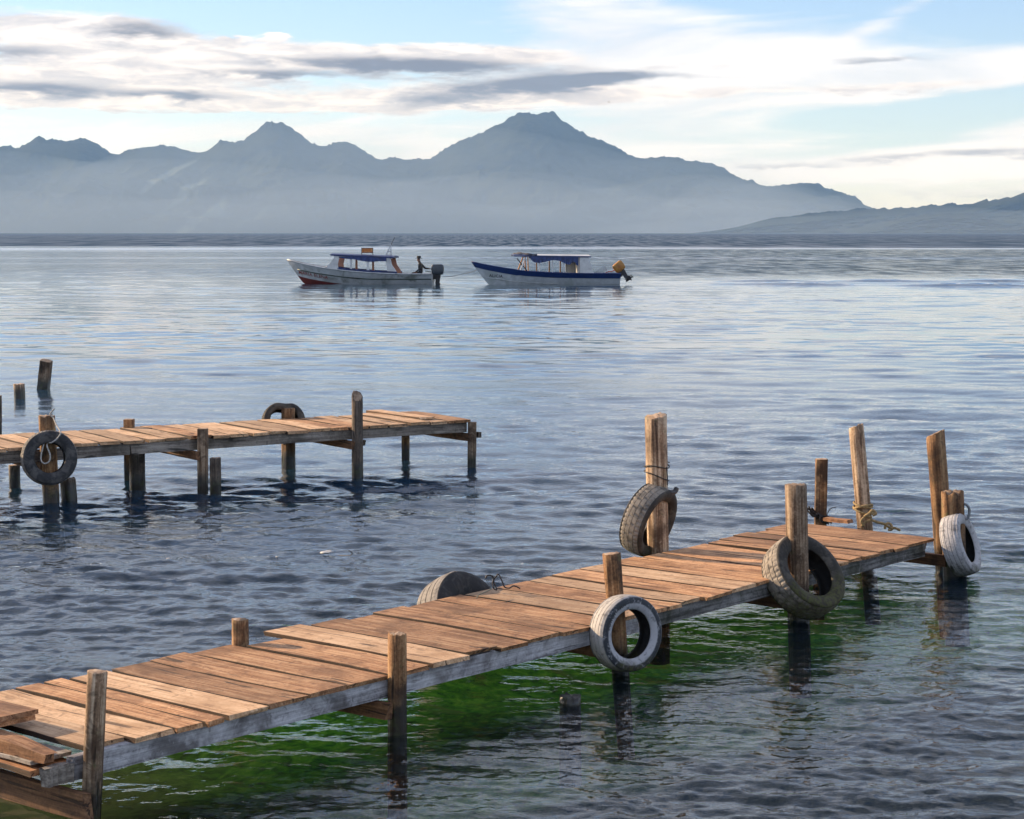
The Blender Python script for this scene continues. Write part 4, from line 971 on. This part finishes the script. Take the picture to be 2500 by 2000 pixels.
def fin():
    """flat triangular mast with round lightening holes"""
    bm = bmesh.new(); outer = [(2.86, 1.62), (2.48, 1.62), (2.50, 2.28)]
    fv = []
    holes = [(2.66, 1.80, .085), (2.60, 1.98, .055), (2.555, 2.11, .032)]
    # strips between the holes: left leg, right leg, rungs
    V, Fc = join(prism([(2.86, 1.62), (2.80, 1.62), (2.505, 2.28), (2.53, 2.30)], -.015, .015), prism([(2.54, 1.62), (2.47, 1.62), (2.49, 2.30), (2.52, 2.29)], -.015, .015),
                 prism([(2.80, 1.70), (2.80, 1.62), (2.53, 1.62), (2.53, 1.70)], -.014, .014), prism([(2.73, 1.92), (2.75, 1.87), (2.53, 1.87), (2.53, 1.92)], -.014, .014),
                 prism([(2.66, 2.06), (2.68, 2.03), (2.52, 2.03), (2.52, 2.06)], -.014, .014), prism([(2.60, 2.16), (2.62, 2.14), (2.52, 2.14), (2.52, 2.17)], -.014, .014))
    return V, Fc
mast = mk('mast', *fin(), M_ALU, bA)
mk('aerial', *tube_vf([(2.51, 0, 2.25), (2.42, 0, 2.45), (2.28, 0, 2.72)], .016, 6, 2), M_ENGB, mast)
lettering('MARIA ELENA', hA, 8.02, .68, .27, M_TXT_R, bA, slope=.17)
motor(bA, -.02, .50, 0.0, M_ENG, M_ENGB, 1.0)
mk('tiller', *tube_vf([(-.05, .02, .68), (.2, .05, .72), (.45, .10, .76)], .022, 8, 3), M_ENGB, bA, True)

# ---- towed boat
hB = Hull(8.65, [(0, .62), (2.0, .64), (4.0, .68), (5.6, .78), (7.0, 1.0), (8.0, 1.18), (8.65, 1.34)])
sB_ = at(1511, 694, 0)
bB = thing('passenger_boat', 'towed white launch with a broad blue strake and its yellow motor tilted up', 'boat', sB_, (0, 0, math.radians(186)))
hull_common(bB, hB, M_HW2, M_DARKIN)
fix_normals(mk('blue_strake', *hB.skin(nx=44, nq=4, off=.02, qf0=lambda x: hB.qz(x, hB.zs(x) - .28 - .04 * (x > 6)), qf1=lambda x: 1.0), M_BLUE, bB, True))
for sd in (1, -1):
    mk('gunwale', *hB.rail(1.0, .035, .0, 8.63, sd), M_BLUE, bB, True)
    mk('spray_rail', *hB.rail(lambda x: hB.qz(x, .06 + .40 * max(0, (x - 4.0) / 4.6) ** 1.6), .022, 3.6, 8.3, sd, off=.005), M_HW, bB, True)
mk('roof', *sheet_roof(1.75, 6.25, .80, 1.63, 1.69, .06), M_NAVY, bB)
mk('roof_top', *sheet_roof(1.80, 5.2, .77, 1.655, 1.70, .02), M_CAB, bB)
mk('rolled_awning', *tube_vf([(6.15, -.7, 1.72), (6.0, -.2, 1.79), (5.7, .3, 1.80), (5.3, .72, 1.74), (4.9, .78, 1.72)], lambda q: .06 + .02 * math.sin(q * 20), 8, 5), flat('faded_tarp', (.06, .065, .085), .8, .5, 8), bB, True)
for sd in (1, -1):
    y0, y1 = (.72, .76) if sd > 0 else (-.76, -.72)
    mk('cabin_side', *prism([(2.42, .64), (1.58, .62), (1.90, 1.62), (2.42, 1.63)], y0, y1), M_CAB if sd > 0 else M_IN, bB)
    for x in (3.35, 4.0, 4.75): mk('pillar', *prism([(x + .035, .66), (x - .035, .66), (x - .03, 1.64), (x + .03, 1.64)], y0, y1), M_CAB if sd > 0 else M_ORW, bB)  # near pillars coloured white, far ones orange
    mk('strut', *tube_vf([(5.86, sd * .70, .80), (5.52, sd * .72, 1.66)], .04, 8, 0), M_ALU if sd > 0 else M_ORW, bB)
    mk('strut', *tube_vf([(5.40, sd * .72, .76), (5.44, sd * .74, 1.66)], .035, 8, 0), M_ORW, bB)
mk('brace', *tube_vf([(5.36, -.5, .80), (5.95, -.3, 1.50)], .03, 8, 0), M_ENGB, bB)
mk('bulkhead', *join(box_vf(2.44, 2.48, -.70, .70, .60, 1.60), box_vf(2.48, 3.05, -.72, -.69, .62, 1.60)), M_CAB, bB)
mk('tarpaulin', *drape(2.5, 5.3, .78, 1.64, [(2.5, 1.10), (2.62, 1.12), (2.7, 1.32), (2.85, 1.30), (3.0, 1.14), (3.2, 1.18), (3.6, 1.38), (4.0, 1.42), (4.5, 1.30), (4.8, 1.25), (5.1, 1.30), (5.3, 1.50)], 36, 3), M_TARP, bB)
mk('tarpaulin', *drape(2.5, 5.2, -.78, 1.64, [(2.5, 1.40), (3.2, 1.45), (4.2, 1.40), (5.2, 1.5)], 24, 8), M_TARP, bB)
lettering('ALICIA', hB, 7.62, .53, .23, M_TXT_K, bB, slope=.06)
mB = motor(bB, -.02, .62, math.radians(38), M_YEL, M_ENGB, .92)
rk = thing('slatted_rack', 'white slatted rack leaning in the stern of the towed boat', 'rack', sB_, (0, 0, math.radians(186)))
mk('frame', *join(tube_vf([(1.50, .2, .66), (.86, .2, 1.08)], .018, 6, 0), tube_vf([(1.34, .2, .46), (.68, .2, .88)], .018, 6, 0), tube_vf([(.86, .2, 1.08), (.68, .2, .62)], .018, 6, 0), tube_vf([(1.50, .2, .66), (1.34, .2, .44)], .018, 6, 0)), M_ALU, rk)
for k in range(4):
    q = (k + 1) / 5; mk('slat', *tube_vf([(1.50 - .17 * q, .2, .66 - .20 * q), (.86 - .17 * q, .2, 1.08 - .24 * q)], .014, 6, 0), M_ALU, rk)
tag(mk('fuel_hose', *tube_vf([Vector((.95, .1, .5)), Vector((.7, .15, .72)), Vector((.45, .1, .74)), Vector((.25, .05, .82)), Vector((.1, .0, .78))], .03, 8, 5), flat('red_hose', (.35, .03, .02), .5), loc=sB_, rot=(0, 0, math.radians(186))),
    'red fuel hose in the stern of the towed boat below its yellow motor', 'hose')
def wpt(root, p): return Matrix.LocRotScale(root.location, root.rotation_euler, None) @ Vector(p)
e0 = wpt(bA, (-.55, 0, .42)); e1 = wpt(bB, (8.25, 0, .86)); mid = (e0 + e1) / 2 - Vector((0, 0, .07))
rope('tow_rope', 'slack grey tow rope between the two launches', 'rope', [e0, e0.lerp(mid, .5) - Vector((0, 0, .03)), mid, mid.lerp(e1, .5) - Vector((0, 0, .03)), e1], .016, flat('grey_tow_rope', (.16, .16, .16), .9))

# ---- the boatman
def person(root_loc, rz):
    J = {}; V = []; E = []; R = []; cls = []
    def jv(name, p, r, parent=None, c='jacket', r2=None):
        J[name] = len(V); V.append(p); R.append((r, r2 or r)); cls.append(c)
        if parent is not None: E.append((J[parent], J[name]))
    # local: x is where he faces (the bow), y to his left, z up; sits on the stern thwart
    jv('pelvis', (0, 0, .50), .16, None, 'trousers', .13)
    jv('belly', (.02, 0, .66), .155, 'pelvis', 'jacket', .125); jv('chest', (.05, 0, .86), .17, 'belly', 'jacket', .125); jv('collar', (.07, 0, 1.03), .10, 'chest', 'jacket', .09)
    jv('neck', (.095, 0, 1.09), .055, 'collar', 'skin'); jv('jaw', (.125, 0, 1.17), .075, 'neck', 'skin', .08); jv('skull', (.125, 0, 1.27), .085, 'jaw', 'skin', .095); jv('crown', (.12, 0, 1.335), .06, 'skull', 'skin')
    jv('nose', (.225, 0, 1.195), .018, 'jaw', 'skin')
    for sd, s in ((1, 'L'), (-1, 'R')):
        jv('sho' + s, (.05, sd * .19, .97), .075, 'chest'); 
        if sd > 0: el, wr_, ha = (.02, .30, .72), (.20, .27, .58), (.27, .25, .56)
        else: el, wr_, ha = (-.16, -.30, .74), (-.38, -.18, .73), (-.44, -.15, .73)
        jv('elb' + s, el, .056, 'sho' + s); jv('wri' + s, wr_, .036, 'elb' + s); jv('palm' + s, ha, .036, 'wri' + s, 'skin', .022)
        d = (Vector(ha) - Vector(wr_)).normalized(); side = d.cross(Vector((0, 0, 1))).normalized()
        for k, (o, ln) in enumerate(((-.027, .055), (-.009, .065), (.009, .062), (.027, .05))):
            b0 = Vector(ha) + d * .035 + side * o; jv(f'f{k}{s}', tuple(b0), .010, 'palm' + s, 'skin'); jv(f'g{k}{s}', tuple(b0 + d * ln * .7 - Vector((0, 0, .02))), .009, f'f{k}{s}', 'skin'); jv(f'h{k}{s}', tuple(b0 + d * ln * .75 - Vector((0, 0, .05))), .008, f'g{k}{s}', 'skin')
        b0 = Vector(ha) + side * .038 * sd; jv('t' + s, tuple(b0), .011, 'palm' + s, 'skin'); jv('u' + s, tuple(b0 + d * .03 + side * .02 * sd - Vector((0, 0, .02))), .010, 't' + s, 'skin')
        jv('hip' + s, (.03, sd * .10, .48), .10, 'pelvis', 'trousers'); jv('kne' + s, (.44, sd * .14, .50), .068, 'hip' + s, 'trousers'); jv('ank' + s, (.42, sd * .14, .19), .045, 'kne' + s, 'trousers')
        jv('toe' + s, (.56, sd * .15, .165), .04, 'ank' + s, 'boot')
    me = bpy.data.meshes.new('body'); me.from_pydata(V, E, []); tmp = bpy.data.objects.new('tmp_body', me); COL.objects.link(tmp)
    sk = tmp.modifiers.new('skin', 'SKIN'); sv = me.skin_vertices[0].data
    for i, r in enumerate(R): sv[i].radius = r; sv[i].use_root = (i == 0)
    ss = tmp.modifiers.new('sub', 'SUBSURF'); ss.levels = 2; ss.render_levels = 2
    dg = bpy.context.evaluated_depsgraph_get(); m2 = bpy.data.meshes.new_from_object(tmp.evaluated_get(dg)); bpy.data.objects.remove(tmp)
    names = ['skin', 'jacket', 'trousers', 'boot']; m2.materials.clear()
    for m in (flat('skin', (.26, .13, .08), .6, .1), flat('dark_jacket', (.022, .02, .02), .85, .4, 14, dirt=(.16, .13, .07)), flat('dark_trousers', (.02, .02, .024), .85), flat('boot', (.015, .013, .012), .6)): m2.materials.append(m)
    VV = np.array(V)
    for p in m2.polygons:
        c = np.array(p.center); i = int(np.argmin(((VV - c) ** 2).sum(1) - np.array([r[0] for r in R]) ** 2)); p.material_index = names.index(cls[i]); p.use_smooth = True
    m2.name = 'body'
    root = thing('person', 'boatman in dark jacket and brimmed hat sitting at the stern of the leading boat', 'person', root_loc, (0, 0, rz)); root.scale = (1.12, 1.18, 1.10)
    o = bpy.data.objects.new('body', m2); COL.objects.link(o); o.parent = root
    hv, hf = [], []; prof = [(.175, 1.272), (.18, 1.285), (.12, 1.295), (.112, 1.30), (.105, 1.38), (.085, 1.405), (.0, 1.395)]
    for i in range(24):
        a = 2 * math.pi * i / 24
        for r, z in prof: hv.append((.12 + r * math.cos(a) * (1.08 if r > .15 else 1), r * math.sin(a), z + (.012 * math.cos(2 * a + math.pi) if r > .15 else 0)))
    k = len(prof)
    for i in range(24):
        for j in range(k - 1): hf.append((i * k + j, ((i + 1) % 24) * k + j, ((i + 1) % 24) * k + j + 1, i * k + j + 1))
    mk('hat', hv, hf, flat('black_hat', (.012, .011, .011), .8), root, True)
    for sd in (1, -1): mk('eye', *box_vf(.203, .212, sd * .03 - .011, sd * .03 + .011, 1.236, 1.246), M_TXT_K, root)
    mk('mouth', *box_vf(.20, .21, -.022, .022, 1.148, 1.154), flat('lips', (.14, .05, .04), .6), root)
person(wpt(bA, (.72, 0, .10)), math.radians(172))
box('stern_seat', .55, .90, -.55, .55, .55, .60, M_DARKIN, bA)

# ------------------------------------------------------------------ small things
fp = at(801, 1350, .0)
def scrap(name, label, c, sx, sy, seed, mat, cat='litter'):
    r = random.Random(seed); n = 10; V, Fc = [], []
    for i in range(n):
        a = 2 * math.pi * i / n; k = r.uniform(.7, 1.1); V += [(sx * k * math.cos(a), sy * k * math.sin(a), .004 + r.uniform(0, .012)), (sx * .6 * k * math.cos(a), sy * .6 * k * math.sin(a), .010 + r.uniform(0, .008))]
    V += [(0, 0, .015), (0, 0, -.01)]
    for i in range(n):
        j = (i + 1) % n; Fc += [(2 * i, 2 * j, 2 * j + 1, 2 * i + 1), (2 * i + 1, 2 * j + 1, 2 * n), (2 * j, 2 * i, 2 * n + 1)]
    return tag(mk(name, V, Fc, mat, loc=c, smooth=True), label, cat)
M_SCRAP = flat('white_plastic', (.42, .41, .39), .5)
scrap('plastic_scrap', 'white plastic scrap floating between the two docks', at(800, 1350, .004), .075, .09, 1, M_SCRAP)
scrap('plastic_scrap', 'tiny white scrap floating left of the larger white plastic scrap', at(677, 1362, .004), .018, .02, 2, M_SCRAP)
scrap('plastic_scrap', 'pale scrap floating farthest left in the water behind the near dock', at(412, 1367, .004), .03, .03, 3, M_SCRAP)
rope('twig', 'thin dark twig floating right of the white plastic scrap', 'twig', [at(828, 1356, .01), at(845, 1357, .02), at(856, 1356, .03), at(860, 1351, .05), at(852, 1344, .085)], .004, M_DWIRE, 5)
bp = at(1487, 640, 0); bp = Vector((x_at(90, z_at(90, 250), 1487), 90, z_at(90, 250)))
tag(mk('bird', [Vector(p_) * .32 for p_ in [(-.13, 0, 0), (.14, 0, .01), (0, .04, .02), (0, -.04, .02), (0, 0, -.035), (.05, .17, .10), (-.05, .20, .09), (-.06, .38, .04), (.05, -.17, .10), (-.05, -.20, .09), (-.06, -.38, .04), (-.20, .04, .0), (-.20, -.04, 0), (.18, 0, .02)]],
   [(0, 4, 2), (0, 3, 4), (0, 2, 3), (13, 2, 4), (13, 4, 3), (13, 3, 2), (2, 5, 6), (5, 7, 6), (2, 6, 0), (3, 9, 8), (8, 9, 10), (3, 0, 9), (0, 11, 12)], flat('dark_feather', (.03, .03, .035), .8), loc=bp, rot=(.2, 0, .8)),
    'tiny dark bird flying above the highest mountain', 'bird')
for k, a in enumerate([(250, 568, 9150, 2700, 480, 200), (500, 568, 9140, 2500, 500, 330), (800, 568, 9160, 2300, 470, 480), (1300, 568, 9130, 1900, 510, 150), (1400, 568, 9150, 1700, 480, 260), (1780, 560, 9150, 900, 450, 130), (1850, 550, 9140, 650, 440, 190), (2200, 568, 6420, 1100, 380, 70)]):
    tag(mist(*a), ['lowest pale mist along the foot of the western slopes', 'middle layer of mist on the western slopes', 'thin upper mist on the middle slopes', 'lowest pale mist below the highest peak', 'upper mist below the highest peak',
                   'low mist where the mountain meets the right hill', 'drifting mist above the saddle left of the right hill', 'thin mist on the water before the right hill'][k], 'mist', kind='stuff')
